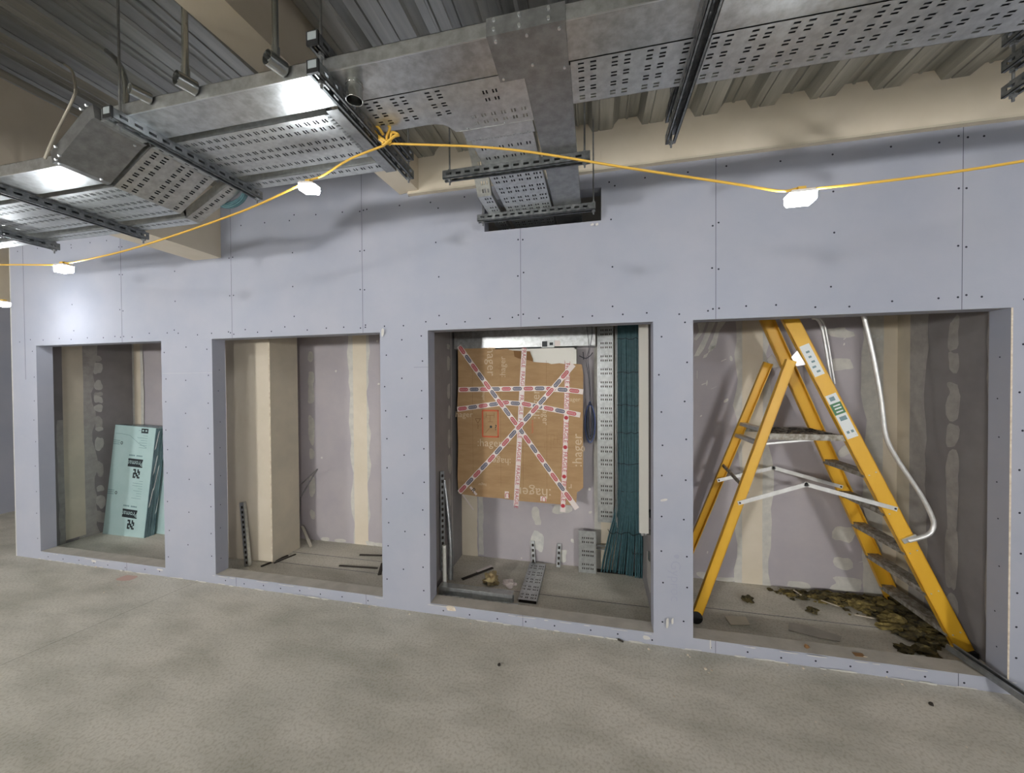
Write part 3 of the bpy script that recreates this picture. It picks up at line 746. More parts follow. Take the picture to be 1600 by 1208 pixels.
# branch trays
b = MB(); b.perf((-.535,-.86,ZT_-.001), X, Yv, .283, .17, [(round(.03+.042*k+d, 4), round(.036+.042*k+d, 4), y, y+.021) for k in range(6) for d in (0,.0145) for y in (.055,.13)])
b.obox((-.535,-.86,ZT_-.001), (0,0,.048), (0,.17,0), (.0015,0,0)); b.obox((-.2535,-.86,ZT_-.001), (0,0,.048), (0,.17,0), (.0015,0,0))
b.box(-.55, -.245, -.935, -.862, ZT_-.0008, ZT_+.0005)
rr = random.Random(9); x = -.53
while x < -.26: b.box(x, x+.007, -.868-rr.random()*.008, -.86, ZT_-.002, ZT_-.0009); x += .014
tag(b.build('tray_reducer', ['galv_tray']), 'bright slotted tray piece at the start of the branch', 'cable tray', GT)
b = tray_mb((-.252,-.69,ZT_-.0005), Yv, (-1,0,0), .95, .285, 'u', sides=(1,1)); tag(b.build('cable_tray', ['galv_tray']), 'wide perforated branch tray running into the wall hole', 'cable tray', GT)
b = MB()
yy = [(-.58,2.955),(-.50,2.905),(-.44,2.83),(-.375,2.75),(.2,2.75)]
for (ya, za), (yc, zc) in zip(yy[:-1], yy[1:]):
    U = V((0,yc-ya,zc-za)); N_ = V((0,za-zc,yc-ya)); tray_mb((-.575,ya,za), U, (-1,0,0), U.length, .085, 'u', Nn=N_, mb=b, side=.03, lips=False)
U = V((-.03,.24,-.03)); b.perf((-.57,-.82,2.965), V((0,.24,-.01)), (-1,0,0), .24, .08, slots_for(.24,.08))
tag(b.build('cable_tray', ['galv_tray']), 'narrow stepped tray at the left side of the branch', 'cable tray', GT)

# unseen dark cables added inside the trays so the slots look dark
def lay(x0, x1, y0, y1, z, label, axis='x', fn=None):
    t = thing('slot_dark_cables', ((x0+x1)/2, (y0+y1)/2, z), label, 'cables', 'cables added to darken the tray slots')
    w_ = (y1-y0) if axis == 'x' else (x1-x0); n = max(3, int(w_/.0155)); rr = random.Random(int(abs(x0*97+y0*31)))
    for k in range(n):
        o_ = .008+(w_-.016)*(k+.5)/n; b = MB(); r = .0078
        if fn: pts = fn(o_)
        elif axis == 'x': pts = [(x0+(x1-x0)*i/4, y0+o_, z+.0105+rr.random()*.002) for i in range(5)]
        else: pts = [(x0+o_, y0+(y1-y0)*i/4, z+.0105+rr.random()*.002) for i in range(5)]
        b.tube(pts, r, 6); b.build('cable', 'cable_d', t)
def drop(y0, x0, x1):
    def f(o_): return [(-1.04, y0+o_, ZT_+.011), (x0+.012, y0+o_, ZT_+.013), (x0-.001, y0+o_, ZT_+.0155), (x1-.002, y0+o_, ZL+.0150), (x1-.02, y0+o_, ZL+.012), (-4.4, y0+o_, ZL+.0115)]
    return f
lay(-4.4, -1.04, YA0, YA1, ZL, 'dark cables added to darken the slots along the wide left tray and down its slope', fn=drop(YA0, XB0, XB1))
lay(-4.4, -1.04, YC0, YC1, ZL, 'dark cables added to darken the slots along the narrow left tray nearest the wall', fn=drop(YC0, XB0+.03, XB1-.03))
lay(-.89, -.25, -1.172, -1.008, ZT_, 'dark cables added to darken the slots in the short tray and tee beside the knot')
lay(-.075, 3.8, -1.172, -1.0, ZT_, 'dark cables added to darken the slots in the long right-hand tray')
lay(-.53, -.26, -.93, .24, ZT_, 'dark cables added to darken the slots in the wide branch tray into the wall', 'y')
lay(-.654, -.582, -.36, .18, ZT_, 'dark cables added to darken the slots in the narrow branch tray into the wall', 'y')

# ------------------------------------------------------------------ first opening: board packs
def pack(loc, rot, w_, d_, h_, label, front=True):
    t = thing('board_pack', loc, label, 'insulation pack', 'wrapped board packs', rot)
    b = MB(); rr = random.Random(int(loc[0]*-100))
    b.box(0, w_, 0, d_, 0, h_); 
    # layered edge: the separate boards show at the side
    n = 4
    for k in range(n):
        y0 = d_*k/n+.003; y1 = d_*(k+1)/n-.003
        b.box(w_, w_+.003+rr.random()*.004, y0, y1, .004, h_-.004, 1)
    b.box(.0, w_, 0.004, d_-.004, h_, h_+.004, 1)
    for k in range(7):   # glints on the loose edge film, painted as white slivers
        z = rr.random()*h_*.8; y = rr.random()*d_
        b.face([(w_+.009,y,z),(w_+.009,min(d_,y+.012),z+.03),(w_+.009,min(d_,y+.03),z+.22),(w_+.009,min(d_,y+.02),z+.20)], 2)
    body = b.build('wrapped_boards', ['teal_pack', 'teal_dark', 'label_w'], t, local=True)
    if front:
        q = MB(); e_ = -.0012
        R_ = V((-1,0,0)); U_ = V((0,0,-1))   # printed upside down
        def T(s_, x, z, size, mi=0): q.text(s_, (x, e_-.0006, z), R_, U_, size, mi)
        for cx, cz in ((.36, .815), (.36, .262)):
            q.face([(cx+.005-.11,e_,cz-.045),(cx+.11,e_,cz-.045),(cx+.11,e_,cz+.045),(cx-.105,e_,cz+.045)], 0)
            T('Promat', cx+.003, cz, .076, 1)
            s_ = .05; c2 = cz-.115
            if cz > .5 or True:
                for i, row in enumerate(('11011', '10110', '11101', '01011', '11010')):
                    for j_, ch in enumerate(row):
                        if ch == '1': q.face([(cx-.015+j_*.02,e_,c2-.05+i*.02),(cx+.005+j_*.02,e_,c2-.05+i*.02),(cx+.005+j_*.02,e_,c2-.03+i*.02),(cx-.015+j_*.02,e_,c2-.03+i*.02)], 0)
            for k in range(9): q.face([(cx-.10+.022*k,e_,cz+.072),(cx-.10+.022*k+.017,e_,cz+.072),(cx-.10+.022*k+.017,e_,cz+.088),(cx-.10+.022*k,e_,cz+.088)], 2) if k not in (4,) else None
            rr = random.Random(int(cz*100))
            for k in range(8):
                L_ = .05+.12*rr.random(); q.face([(.50-L_,e_,cz+.17+.027*k),(.50,e_,cz+.17+.027*k),(.50,e_,cz+.1735+.027*k),(.50-L_,e_,cz+.1735+.027*k)], 2)
            for k in range(3): q.face([(.0,e_,cz+.185+.02*k),(.10,e_,cz+.185+.02*k),(.10,e_,cz+.192+.02*k),(.0,e_,cz+.192+.02*k)], 2)
            n = 16
            A = [(.13+.018*math.cos(2*PI*k/n), e_, cz+.205+.018*math.sin(2*PI*k/n)) for k in range(n)]; B = [(.13+.010*math.cos(2*PI*k/n), e_, cz+.205+.010*math.sin(2*PI*k/n)) for k in range(n)]
            q.raw(A+B, [(k, (k+1) % n, n+(k+1) % n, n+k) for k in range(n)], 0)
        q.face([(.40,e_,1.15),(.50,e_,1.15),(.50,e_,1.20),(.40,e_,1.20)], 0)
        for k in range(2): q.face([(.415+.045*k,e_-.0003,1.168),(.435+.045*k,e_-.0003,1.168),(.435+.045*k,e_-.0003,1.185),(.415+.045*k,e_-.0003,1.185)], 1)
        for a_, b_ in (((.02,1.12),(.12,1.12)), ((.12,1.12),(.24,1.11)), ((.24,1.11),(.38,1.03)), ((.38,1.03),(.50,.99))):
            q.face([(a_[0],e_,a_[1]),(b_[0],e_,b_[1]),(b_[0],e_,b_[1]+.004),(a_[0],e_,a_[1]+.004)], 2)
        o = q.build('printing', ['print_k', 'teal_pack', 'print_g'], t, local=True)
    return t
lean = math.atan2(.10, 1.21)
pack((-5.372,.566,0), (-lean, .045, .0), .60, .10, 1.215, 'pale teal wrapped board pack with black printing, front one')
pack((-5.30,.69,0), (-lean, .04, .0), .65, .07, 1.20, 'teal wrapped pack behind the printed one, only its edges showing', False)

# ------------------------------------------------------------------ second opening
def angle_bar(name, p, q, w1, w2, label, m_, cat, slots=True, grp=None, wd_=(1,0,0)):
    b = MB(); p, q = V(p), V(q); U = q-p; W_ = V(wd_); W_ = (W_-U.normalized()*W_.dot(U.normalized())).normalized(); N_ = U.cross(W_).normalized()
    sl = []
    u = .02
    while slots and u+.024 < U.length: sl.append((u, u+.024, w1*.24, w1*.76)); u += .045
    b.perf(p, U, W_, U.length, w1, sl, t=.002)
    if N_.y < 0: N_ = -N_
    b.obox(p+N_*.012+W_*.002, W_*(w1-.004), N_*.001, U, 1)  # dark sheet behind the slots, standing in for shade
    b.obox(p, N_*w2, W_*.002, U); b.obox(p+W_*(w1-.002), N_*w2, W_*.002, U)
    return tag(b.build(name, [m_, 'dark']), label, cat, grp)
a0, a1 = at(385,886,z=0), at(374,786,y=.36)
angle_bar('slotted_channel', a0+V((-.02,0,.0)), a1, .045, .03, 'slotted steel offcut leaning on the column in the second opening', 'galv_tray', 'offcut')
b = MB(); p0 = at(467,760,y=.80); p1 = at(496,733,y=.72); p2 = at(470,778,y=.84)
b.bar(p0, p1, .014, .004, mi=0); b.bar(p1, p2+V((0,0,.01)), .014, .004, mi=0); b.bar(p2+V((0,0,.01)), (p2.x,.80,.0), .010, .004, mi=0)
tag(b.build('bent_strap', ['galv_dull']), 'bent metal strap poking out behind the column', 'strap')
b = MB(); b.bar(at(486,855,z=.006), at(472,822,y=.86), .025, .012, mi=0); tag(b.build('lath', ['timber']), 'short pale lath leaning behind the column base', 'offcut')
b = MB()
for px0, py0, px1, py1, w_ in ((408,885,450,868,.02),(428,880,462,866,.012),(562,867,597,868,.018),(530,884,590,888,.016),(593,898,598,880,.03)):
    p, q = at(px0,py0,z=.006), at(px1,py1,z=.006); b.bar(p, q, w_, .008)
tag(b.build('floor_debris', ['dark']), 'dark slivers of debris on the floor of the second opening', 'debris', kind='stuff')

# ------------------------------------------------------------------ third opening
yC = .692
# silver wireway across the top
t = MB(); t.box(-1.235, .012, .70, .905, 1.968, 2.135); t.box(-1.235, .012, .697, .70, 1.968, 1.975); t.box(-1.235, .012, .697, .70, 2.10, 2.107)
o = tag(t.build('wireway', ['galv']), 'wide bright steel wireway across the top of the third opening', 'wireway')
s = MB(); p = at(846,532,y=.696); q = at(866,543,y=.696)
s.box(p.x, q.x, .6955, .6965, q.z, p.z, 0); s.box(p.x+.005, p.x+.05, .695, .6954, q.z+.008, p.z-.008, 1); s.box(q.x-.04, q.x-.01, .695, .6954, q.z+.02, p.z-.02, 1)
s.box(q.x+.004, q.x+.05, .6955, .6965, q.z+.01, p.z-.005, 2)
s.build('label_sticker', ['label_w', 'print_k', 'tape_w'], o)
t = MB(); t.box(-1.16, -.145, .71, .905, .74, 1.955); t.box(-1.16, -.145, .706, .71, 1.94, 1.955); t.box(-.162, -.145, .706, .71, .74, 1.955)
o = tag(t.build('enclosure', ['white']), 'white steel enclosure mostly hidden behind the cardboard', 'cabinet')
# cardboard
def c3(x, y, yy=yC): return at(700+x/4.027, 520+y/4.027, y=yy)
out = [(62,98),(120,100),(200,98),(250,95),(262,92),(300,104),(375,100),(385,108),(412,112),(418,118),(515,117),(520,135),(534,165),(534,183),(560,186),(630,190),(650,197),(700,192),(745,198),(812,196),(812,1000),(805,1092),(765,1085),(700,1080),(560,1068),(440,1058),(330,1042),(200,1032),(130,1022),(66,1012),(60,900),(64,700),(58,500),(64,300)]
b = MB(); b.prism([c3(*p) for p in out], (0,.006,0), 0, side=1)
# folded right flap and torn second layer
b.prism([c3(812,196),c3(842,200),c3(851,260),c3(849,600),c3(851,975),c3(822,1000),c3(812,1000)], (0,.004,0), 0, side=1)
b.prism([c3(x,y,yC-.002) for x, y in ((412,112),(515,117),(534,180),(500,172),(470,168),(440,160),(418,150))], (0,.002,0), 1)
for x in (155, 330, 470, 620, 735): b.box(c3(x,500).x, c3(x,500).x+.0015, yC-.0006, yC, .75, 1.85, 1)
b.box(c3(60,0).x, c3(800,0).x, yC-.0006, yC, c3(0,700).z, c3(0,700).z+.0015, 1)
o = tag(b.build('cardboard_sheet', ['card', 'card_side']), 'brown cardboard sheet with crossed tapes in the third opening', 'cardboard')
CARD = o
s = MB(); e_ = yC-.0012
def ct(txt, x, y, ang, size, mi=0):
    p = c3(x, y, e_); a = math.radians(ang)
    s.text(txt, p, (math.cos(a),0,math.sin(a)), (-math.sin(a),0,math.cos(a)), size, mi)
ct(':hager', 262, 695, 0, .095); ct(':hager', 325, 808, 180, .085); ct(':hager', 540, 1005, 180, .125)
ct('hager', 270, 180, -90, .115); ct(':hager', 345, 215, 90, .075); ct(':hager', 553, 450, 90, .105); ct('hager', 612, 520, -90, .075)
ct(':hager', 815, 740, 90, .115); ct('hager', 100, 515, 0, .075); ct('hager', 225, 400, -90, .035); ct('hager', 790, 420, 0, .05); ct('hager', 215, 955, 180, .035); ct('r', 770, 970, 180, .08)
rr = random.Random(4)
for k in range(6): # outline circuit pattern in pale print
    x0 = 600+rr.random()*120; y0 = 620+rr.random()*180; p = c3(x0, y0, e_); q = c3(x0+40, y0+40, e_)
    for a_, c_ in (((p.x,p.z),(q.x,p.z)), ((q.x,p.z),(q.x,q.z)), ((p.x,p.z),(p.x,q.z))): s.bar((a_[0],e_,a_[1]), (c_[0],e_,c_[1]), .0012, .0006, up=(0,1,0), mi=2)
def ring(x0, y0, x1, y1, w_, mi):
    p, q = c3(x0,y0,e_), c3(x1,y1,e_)
    s.box(p.x, q.x, e_, e_+.0006, p.z-w_, p.z, mi); s.box(p.x, q.x, e_, e_+.0006, q.z, q.z+w_, mi); s.box(p.x, p.x+w_, e_, e_+.0006, q.z, p.z, mi); s.box(q.x-w_, q.x, e_, e_+.0006, q.z, p.z, mi)
ring(213,485,320,660,.012,1)
n = 14; p = c3(270,592,e_); disc(s, p, (1,0,0), (0,0,1), .012, 3)
ct('?', 300, 598, 0, .07, 3)
for a_, c_ in (((240,520),(290,520)),((240,505),(240,535)),((290,505),(290,535)),((265,520),(265,560)),((250,560),(282,560)),((235,630),(262,600))):
    s.bar(c3(*a_, e_), c3(*c_, e_), .004, .0006, up=(0,1,0), mi=2)
p = c3(188,550,e_)
for k in range(3): a_ = 2*PI*k/3+.5; c_ = 2*PI*(k+1)/3+.5; s.bar(p+V((math.cos(a_),0,math.sin(a_)))*.028, p+V((math.cos(c_),0,math.sin(c_)))*.028, .005, .0006, up=(0,1,0), mi=2)
ct('PAP', 190, 590, 90, .025, 2); ct('hazardous', 530, 590, 90, .028, 1)
s.build('printing', ['card_print', 'orange', 'card_side', 'print_k'], o)
TW = .044
def tape(pts, kind, dy, name='printed_tape'):
    P = [c3(x, y, yC-.0018-dy) for x, y in pts]
    q = MB(); up = (0,1,0)
    for a_, c_ in zip(P[:-1], P[1:]): q.bar(a_, c_, TW, .0006, up=up, mi=0)
    L = sum((c_-a_).length for a_, c_ in zip(P[:-1], P[1:]))
    def pos(u):
        for a_, c_ in zip(P[:-1], P[1:]):
            l_ = (c_-a_).length
            if u <= l_: return a_.lerp(c_, u/l_), (c_-a_).normalized()
            u -= l_
        return P[-1], (P[-1]-P[-2]).normalized()
    nr = V((0,-.0006,0))
    if kind == 'pill':
        u = .05; k = 0
        while u < L-.03:
            c_, d = pos(u); w_ = V((0,1,0)).cross(d).normalized(); hl, hw = .041, .0155
            for (A, B, mi, off) in ((hl, hw, 1+k % 2, 1), (hl*.80, hw*.42, 0, 2), (hl*.72, hw*.25, 1+k % 2, 3)):
                pts_ = []
                for sgn in (1, -1):
                    for t_ in range(7):
                        a = -PI/2+PI*t_/6; pts_.append(c_+d*(sgn*(A-B)+sgn*math.cos(a)*B)+w_*(sgn*math.sin(a)*B)+nr*off)
                q.face(pts_, mi)
            u += .098; k += 1
    else:
        u = .08
        while u < L-.05:
            c_, d = pos(u); w_ = V((0,-1,0)).cross(d)*-1
            rr_ = d; uu = V((-d.z,0,d.x)); 
            q.text('FRAGILE', c_+nr, rr_, uu, .047, 1)
            if kind == 'dot':
                cc, _ = pos(min(u+.125, L-.01)); disc(q, cc+nr, (1,0,0), (0,0,1), .017, 1, 14)
                for s_ in (-1, 1): q.bar(c_-d*.1+uu*s_*TW*.46+nr, c_+d*.13+uu*s_*TW*.46+nr, .0025, .0004, up=up, mi=1)
            u += .25 if kind == 'dot' else .205
    return q.build(name, ['tape_w', 'tape_r', 'tape_n'], CARD)
tape([(480,98),(468,300),(455,560),(440,860),(428,1088)], 'frag', .000, 'fragile_tape')
tape([(752,196),(745,500),(735,800),(722,1128)], 'dot', .000, 'fragile_tape')
tape([(66,358),(440,352),(600,350),(770,362),(850,372)], 'pill', .0022)
tape([(58,482),(200,462),(360,440),(480,448),(620,474),(745,500),(832,518)], 'pill', .0036)
tape([(68,82),(260,350),(440,590),(640,870),(812,1108)], 'pill', .0052)
tape([(70,1006),(260,805),(440,600),(600,420),(790,200)], 'pill', .0068)
for x, y, w_, h_ in ((370,1020,.036,.06),(600,1045,.05,.04)):
    q = MB(); p = c3(x, y, yC-.002); q.box(p.x-w_/2, p.x+w_/2, p.y-.0006, p.y, p.z-h_/2, p.z+h_/2, 0)
    q.text('U', p+V((.004,-.0012,0)), (-1,0,0), (0,0,-1), .06, 1); q.build('tape_scrap', ['tape_w', 'tape_r'], CARD)
q = MB(); a_ = c3(140,970,yC-.002); q.bar(a_, c3(180,1020,yC-.002), .02, .0006, up=(0,1,0)); q.text('R', a_+V((.03,-.001,-.03)), (.7,0,-.7), (.7,0,.7), .06, 1); q.build('tape_scrap', ['tape_w', 'print_k'], CARD)
q = MB(); q.bar(c3(80,1000,yC+.004), c3(160,1115,.75), .012, .0006, up=(0,1,0)); q.build('tape_end', ['tape_w'], CARD)
# vertical perforated tray
b = MB(); z0 = .455; x0, x1, y = .028, .157, .82
sl = []
u = .04
while u < 1.9:
    for du in (0, .036):
        for v in (.028, .044, .064, .078, .098, .112): sl.append((round(u+du,4), round(u+du+.017,4), v, round(v+.008,4)))
    u += .112
b.perf((x0,y,z0), (0,0,1), (1,0,0), 1.95, x1-x0, sl)
b.box(x0-.001, x0+.001, y-.0, y+.05, z0, z0+1.95); b.box(x1, x1+.0015, y-.05, y, z0, z0+1.95); b.box(x0, x1, y-.004, y, z0-.003, z0)
b.box(x0, x0+.004, y-.02, y, z0, z0+1.95)
b.box(x1-.001, x1, y, y+.06, z0, z0+1.95); b.box(x0, x1, y+.058, y+.06, z0, z0+1.95, 1)  # last box: dark plate painting shade behind the slots
tag(b.build('cable_tray', ['galv_tray','dark']), 'pale perforated tray standing vertical beside the teal cables', 'cable tray', GT)
# ladder-type tray behind cables
b = MB(); b.box(.172, .176, .70, .80, .50, 2.4); b.box(.182, .186, .72, .80, .45, 2.4); b.box(.19, .375, .81, .815, .45, 2.4); b.box(.372, .375, .72, .81, .45, 2.4)
tag(b.build('cable_channel', ['galv_tray']), 'deep steel channel holding the vertical teal cables', 'cable tray')
# teal cable bundle
t = thing('cable_bundle', (.25,.83,0), 'thick bundle of teal cables dropping to the floor, tied in bands', 'cables')
rr = random.Random(11)
NC = 22
TIEZ = [2.02, 1.74, 1.47, 1.24, .985, .755]
def cpath(i, lay):
    f = i/(NC-1)+(.5/(NC-1) if lay else 0); x = .196+.172*f+(rr.random()-.5)*.003; y_ = .735+lay*.016+(rr.random()-.5)*.006
    fx = .05+.335*f**.85+(rr.random()-.5)*.012; fy = .845+lay*.025+.02*math.sin(f*5)+(rr.random()-.5)*.01-.02*f
    mid = (x*.5+fx*.5)
    return [(x,y_,2.45), (x+(rr.random()-.5)*.004,y_,1.9), (x+(rr.random()-.5)*.004,y_,1.4), (x+(rr.random()-.5)*.004,y_,1.0), (x,y_-.006,.78), (x*.75+fx*.25,y_-.01,.56), (x*.42+fx*.58,y_+.01,.36), (x*.15+fx*.85,y_*.5+fy*.5,.16), (fx,fy,.004)]
for lay in (0, 1):
    for i in range(NC):
        b = MB(); b.tube(bez(cpath(i, lay), 4), .0052, 6); c_ = b.build('cable', 'cable_t', t)
for z in TIEZ:
    b = MB(); b.tube([(.188,.745,z), (.20,.727,z+.002)]+[(.20+.172*k/9, .7265+(rr.random()-.5)*.002, z+(rr.random()-.5)*.018) for k in range(1,9)]+[(.372,.727,z), (.382,.745,z+.004)], .0028, 6); b.build('cable_tie', 'black', t)
for z, xa, xb, y_ in ((.40,.115,.375,.728), (.235,.30,.385,.758)):
    b = MB(); b.tube([(xa-.006,y_+.02,z+.02), (xa+.01,y_,z)]+[(xa+(xb-xa)*k/8, y_-.004+(rr.random()-.5)*.003, z+(rr.random()-.5)*.03) for k in range(1,8)]+[(xb,y_+.01,z+.01)], .0028, 6); b.build('cable_tie', 'black', t)
b = MB(); b.box(.02,.385,.84,.90,-.0,.001); 
tag(b.build('floor_slot', ['dark']), 'dark slot in the floor where the teal cables go down', 'slot')
# coil of thin cables hanging at the wall
b = MB(); c0 = at(922,655,y=.80)
for k in range(15):
    a0_ = rr.random()*.012; pts = []
    for q_ in range(25):
        a = 2*PI*q_/24; pts.append((c0.x+math.cos(a)*(.012+a0_*.6+.0022*k), .80-.0025*(k % 7), c0.z+math.sin(a)*(.145+a0_+.001*k)-.003*k))
    b.tube(pts, .0045, 6, mi=k % 3, cap=False)
o = tag(b.build('cable_coil', ['cable_d', 'cable_b', 'galv_dull']), 'looped coil of thin dark and blue cables beside the cardboard', 'cable')
q = MB(); 
for dx in (0, .008): q.tube(bez([(c0.x+dx,.80,c0.z+.15), (c0.x-.01+dx,.80,c0.z+.35), (c0.x-.03+dx*2,.76,c0.z+.5), at(920+dx*200,545,y=.69), at(918+dx*900,520,y=.69), at(914+dx*1200,512,y=.69)+V((0,0,.1))]), .0025, 6)
q.tube(bez([at(905,556,y=.74), at(915,560,y=.74), at(922,556,y=.74), at(926,551,y=.74)]), .004, 6); q.tube([at(911,550,y=.74), at(912,562,y=.74)], .004, 6)
q.build('hanging_lead', 'cable_d', o)
# white lid / channel standing in front of the cables
b = MB(); b.box(.312, .374, .30, .335, .585, 2.5); b.box(.374,.3755,.3,.32,.6,2.5,1)
o = tag(b.build('white_channel', ['white', 'galv_dull']), 'white steel channel hanging at the right side of the third opening', 'channel')
q = MB(); q.box(.325,.34,.305,.33,.565,.585); q.box(.348,.362,.305,.33,.57,.585); q.build('channel_end', 'bright', o)
b = MB(); b.box(.384,.394,.36,.40,.36,.42); b.box(.372,.394,.34,.345,.56,.60); tag(b.build('fixing_bracket', ['conduit']), 'small metal bracket low on the right side wall of the third opening', 'bracket')
b = MB(); b.box(.378,.3945,.30,.36,.70,.74); tag(b.build('wall_clip', ['black']), 'black clip on the side wall behind the white channel', 'clip')
# small perforated offcut standing on the floor
b = MB(); p0 = at(906,889,z=0); 
b.perf((-.135,.800,.004), (0,.0,1), (1,0,0), .365, .145, [(round(u_+d_,4), round(u_+d_+.016,4), v, round(v+.008,4)) for u_ in (.03,.145,.26) for d_ in (0,.036) for v in (.028,.044,.064,.08,.10,.116)]); b.box(-.137,-.134,.797,.82,0,.37); b.box(.009,.012,.797,.82,0,.37); b.box(-.137,.012,.797,.802,.367,.371); b.box(-.13,.005,.83,.832,0,.36,1)  # last box: dark backing so the slots read as shaded
tag(b.build('tray_offcut', ['galv_tray','dark']), 'short perforated tray offcut standing upright left of the cable foot', 'offcut')
b = MB(); b.box(.012,.09,.83,.845,.232,.242); b.box(.012,.09,.83,.845,.205,.212); tag(b.build('support_arm', ['galv_dull']), 'small steel arm between the upright tray offcut and the cables', 'bracket')
# perforated tray lying on the floor
b = MB(); pA = V((-.50,.262,.026)); pB = V((-.505,.84,.026)); U = pB-pA
tray_mb(pA+V((.075,0,0)), U, (-1,0,0), U.length, .145, 'u', side=.024, mb=b, Nn=(0,0,-1), lips=False); 
b.box(pA.x-.065, pA.x+.07, pA.y+.003, .838, .001, .003, 1)  # dark sheet under the slots in place of shade
tag(b.build('tray_offcut', ['galv_tray', 'dark']), 'perforated tray offcut lying flat from sill to back wall', 'offcut')
b = MB(); b.box(-1.19,-.60,.215,.2165,.002,.075); b.box(-1.19,-.60,.2165,.27,.002,.0035); b.box(-1.19,-.60,.268,.27,.0035,.05)
b.box(-1.19,-.60,.2165,.28,.075,.0765)
tray_mb((-1.155,.15,.022), X, Yv, .60, .064, 'u', side=.02, mb=b, Nn=(0,0,-1), lips=False)
b.box(-1.15,-.56,.153,.212,.001,.002,1)  # dark underside sheet, shade seen through the slots
tag(b.build('tray_offcut', ['galv_tray', 'dark']), 'folded galvanised length lying behind the sill of the third opening', 'offcut')
b = MB(); P = [at(688,737,y=.33), at(694,800,y=.33), at(697,852,y=.31), at(700,900,y=.30)]
angle_bar('slotted_channel', at(689,900,y=.30)+V((0,0,.04)), at(688,737,y=.36), .035, .02, 'slotted steel length leaning at the left jamb of the third opening', 'galv_dull', 'offcut', wd_=(.7,.7,0))
b = MB(); b.tube([at(695,924,y=.30)+V((0,0,.01)), at(694,852,y=.32)], .016, 14); 
tag(b.build('pipe_offcut', ['white']), 'short white pipe standing in the left corner of the third opening', 'pipe')
b = MB(); b.tube(bez([at(704,905,y=.34), at(704,855,y=.36), at(700,800,y=.40), at(694,750,y=.44)]), .022, 14)
tag(b.build('pipe_offcut', ['galv_dull']), 'dull grey pipe leaning behind the white pipe in the corner', 'pipe')
# slotted brackets standing at the back wall
for px0, py0, px1, py1, lab in ((835,877,832,846,'slotted bracket standing left at the back wall under the cardboard'), (873,880,874,850,'slotted bracket standing right at the back wall under the cardboard')):
    p = at(px0,py0,z=0); p.y = .86; q_ = at(px1,py1,y=.89)
    angle_bar('slotted_bracket', (p.x-.015,.855,0), (q_.x-.018,.895,q_.z), .036, .03, lab, 'galv_dull', 'bracket', grp='slotted brackets')
# rubbish on the cupboard floor
def lump(name, c, r, m_, label, cat, seed, sx=1, sy=1, sz=1, sub=2, amp=.5, mb=None, mi=0):
    bm = bmesh.new(); bmesh.ops.create_icosphere(bm, subdivisions=sub, radius=1)
    vs = []
    for v in bm.verts:
        n_ = noise.noise(v.co*1.7+V((seed*3.1,seed,0)))*amp+noise.noise(v.co*4+V((seed,0,seed)))*amp*.5
        p = v.co*(1+n_); vs.append((c[0]+p.x*r*sx, c[1]+p.y*r*sy, max(c[2]+p.z*r*sz, .001)))
    fs = [tuple(v.index for v in f.verts) for f in bm.faces]; bm.free()
    q = mb or MB(); q.raw(vs, fs, mi)
    if mb: return
    return tag(q.build(name, m_), label, cat)
p = at(767,908,z=0.02); lump('crumpled_bag', (p.x,p.y,.03), .06, 'film', 'crumpled tan packaging on the floor of the third opening', 'rubbish', 4, amp=.9, sz=.9, sub=3)
p = at(795,912,z=0.01); lump('crumpled_wrapper', (p.x,p.y,.012), .05, 'tape_w', 'small pale wrapper next to the crumpled packaging', 'rubbish', 9, amp=.8, sz=.3, sub=3)
b = MB(); b.bar(at(722,905,z=.008), at(770,887,z=.008), .03, .004); b.bar(at(745,893,z=.012), at(768,884,z=.012), .03, .004, mi=1)
tag(b.build('torn_strip', ['dark', 'tape_w']), 'torn dark strip of tape on the floor behind the packaging', 'rubbish')
b = MB(); p = at(844,883,z=0.001); disc(b, p+V((0,0,.001)), (.04,0,0), (0,.03,0), 1, 0, 16); tag(b.build('floor_hole', ['dark']), 'round dark hole in the floor at the end of the flat tray', 'hole')

# ------------------------------------------------------------------ step ladder in the fourth opening
LD = thing('step_ladder', (1.45,.55,0), 'yellow fibreglass platform step ladder filling the fourth opening', 'ladder')
yn = lambda z: .275+.03*z
yf = lambda z: .845-.09*z
fx = lambda z: 2.185-.440*z        # climbing stile centre line
rx = lambda z: .668+.337*z         # rear leg centre line
def stile(x_of, y_of, z0, z1, w_, inner, name):
    "C section; inner = +1 if the flanges point to +y"
    p, q = V((x_of(z0), y_of(z0), z0)), V((x_of(z1), y_of(z1), z1)); d = (q-p).normalized()
    side = V((0,1,0)).cross(d).normalized(); nrm = d.cross(side).normalized()*-1
    if nrm.y < 0: nrm = -nrm
    nrm *= inner; cz = 1/abs(d.z)
    b = MB(); b.obox(p-side*w_/2, side*w_, nrm*.005, q-p)
    for s_ in (-w_/2, w_/2-.005): b.obox(p+side*s_, side*.005, nrm*.03, q-p)
    return b.build(name, 'yellow', LD), side, d
ns, nside, nd = stile(fx, yn, .03, 2.42, .088, 1, 'stile')
fs_, _, _ = stile(fx, yf, .03, 2.42, .088, -1, 'stile')
nr, rside, rd = stile(rx, yn, .05, 1.80, .060, 1, 'rear_leg')
fr, _, _ = stile(rx, yf, .05, 1.80, .060, -1, 'rear_leg')
for z, ys in ((0, (yn(0)+.012, yf(0)-.012)),):
    for y_ in ys:
        b = MB(); b.obox((fx(.02)-.055, y_-.02, 0), (.105,0,0), (0,.04,0), (0,0,.035)); b.build('rubber_foot', 'black', LD)
for y_ in (yn(.1)+.012, yf(.1)-.012):
    b = MB(); b.tube([(rx(.03)-.0, y_-.02, .042), (rx(.03), y_+.02, .042)], .042, 18); b.build('wheel', 'black', LD)
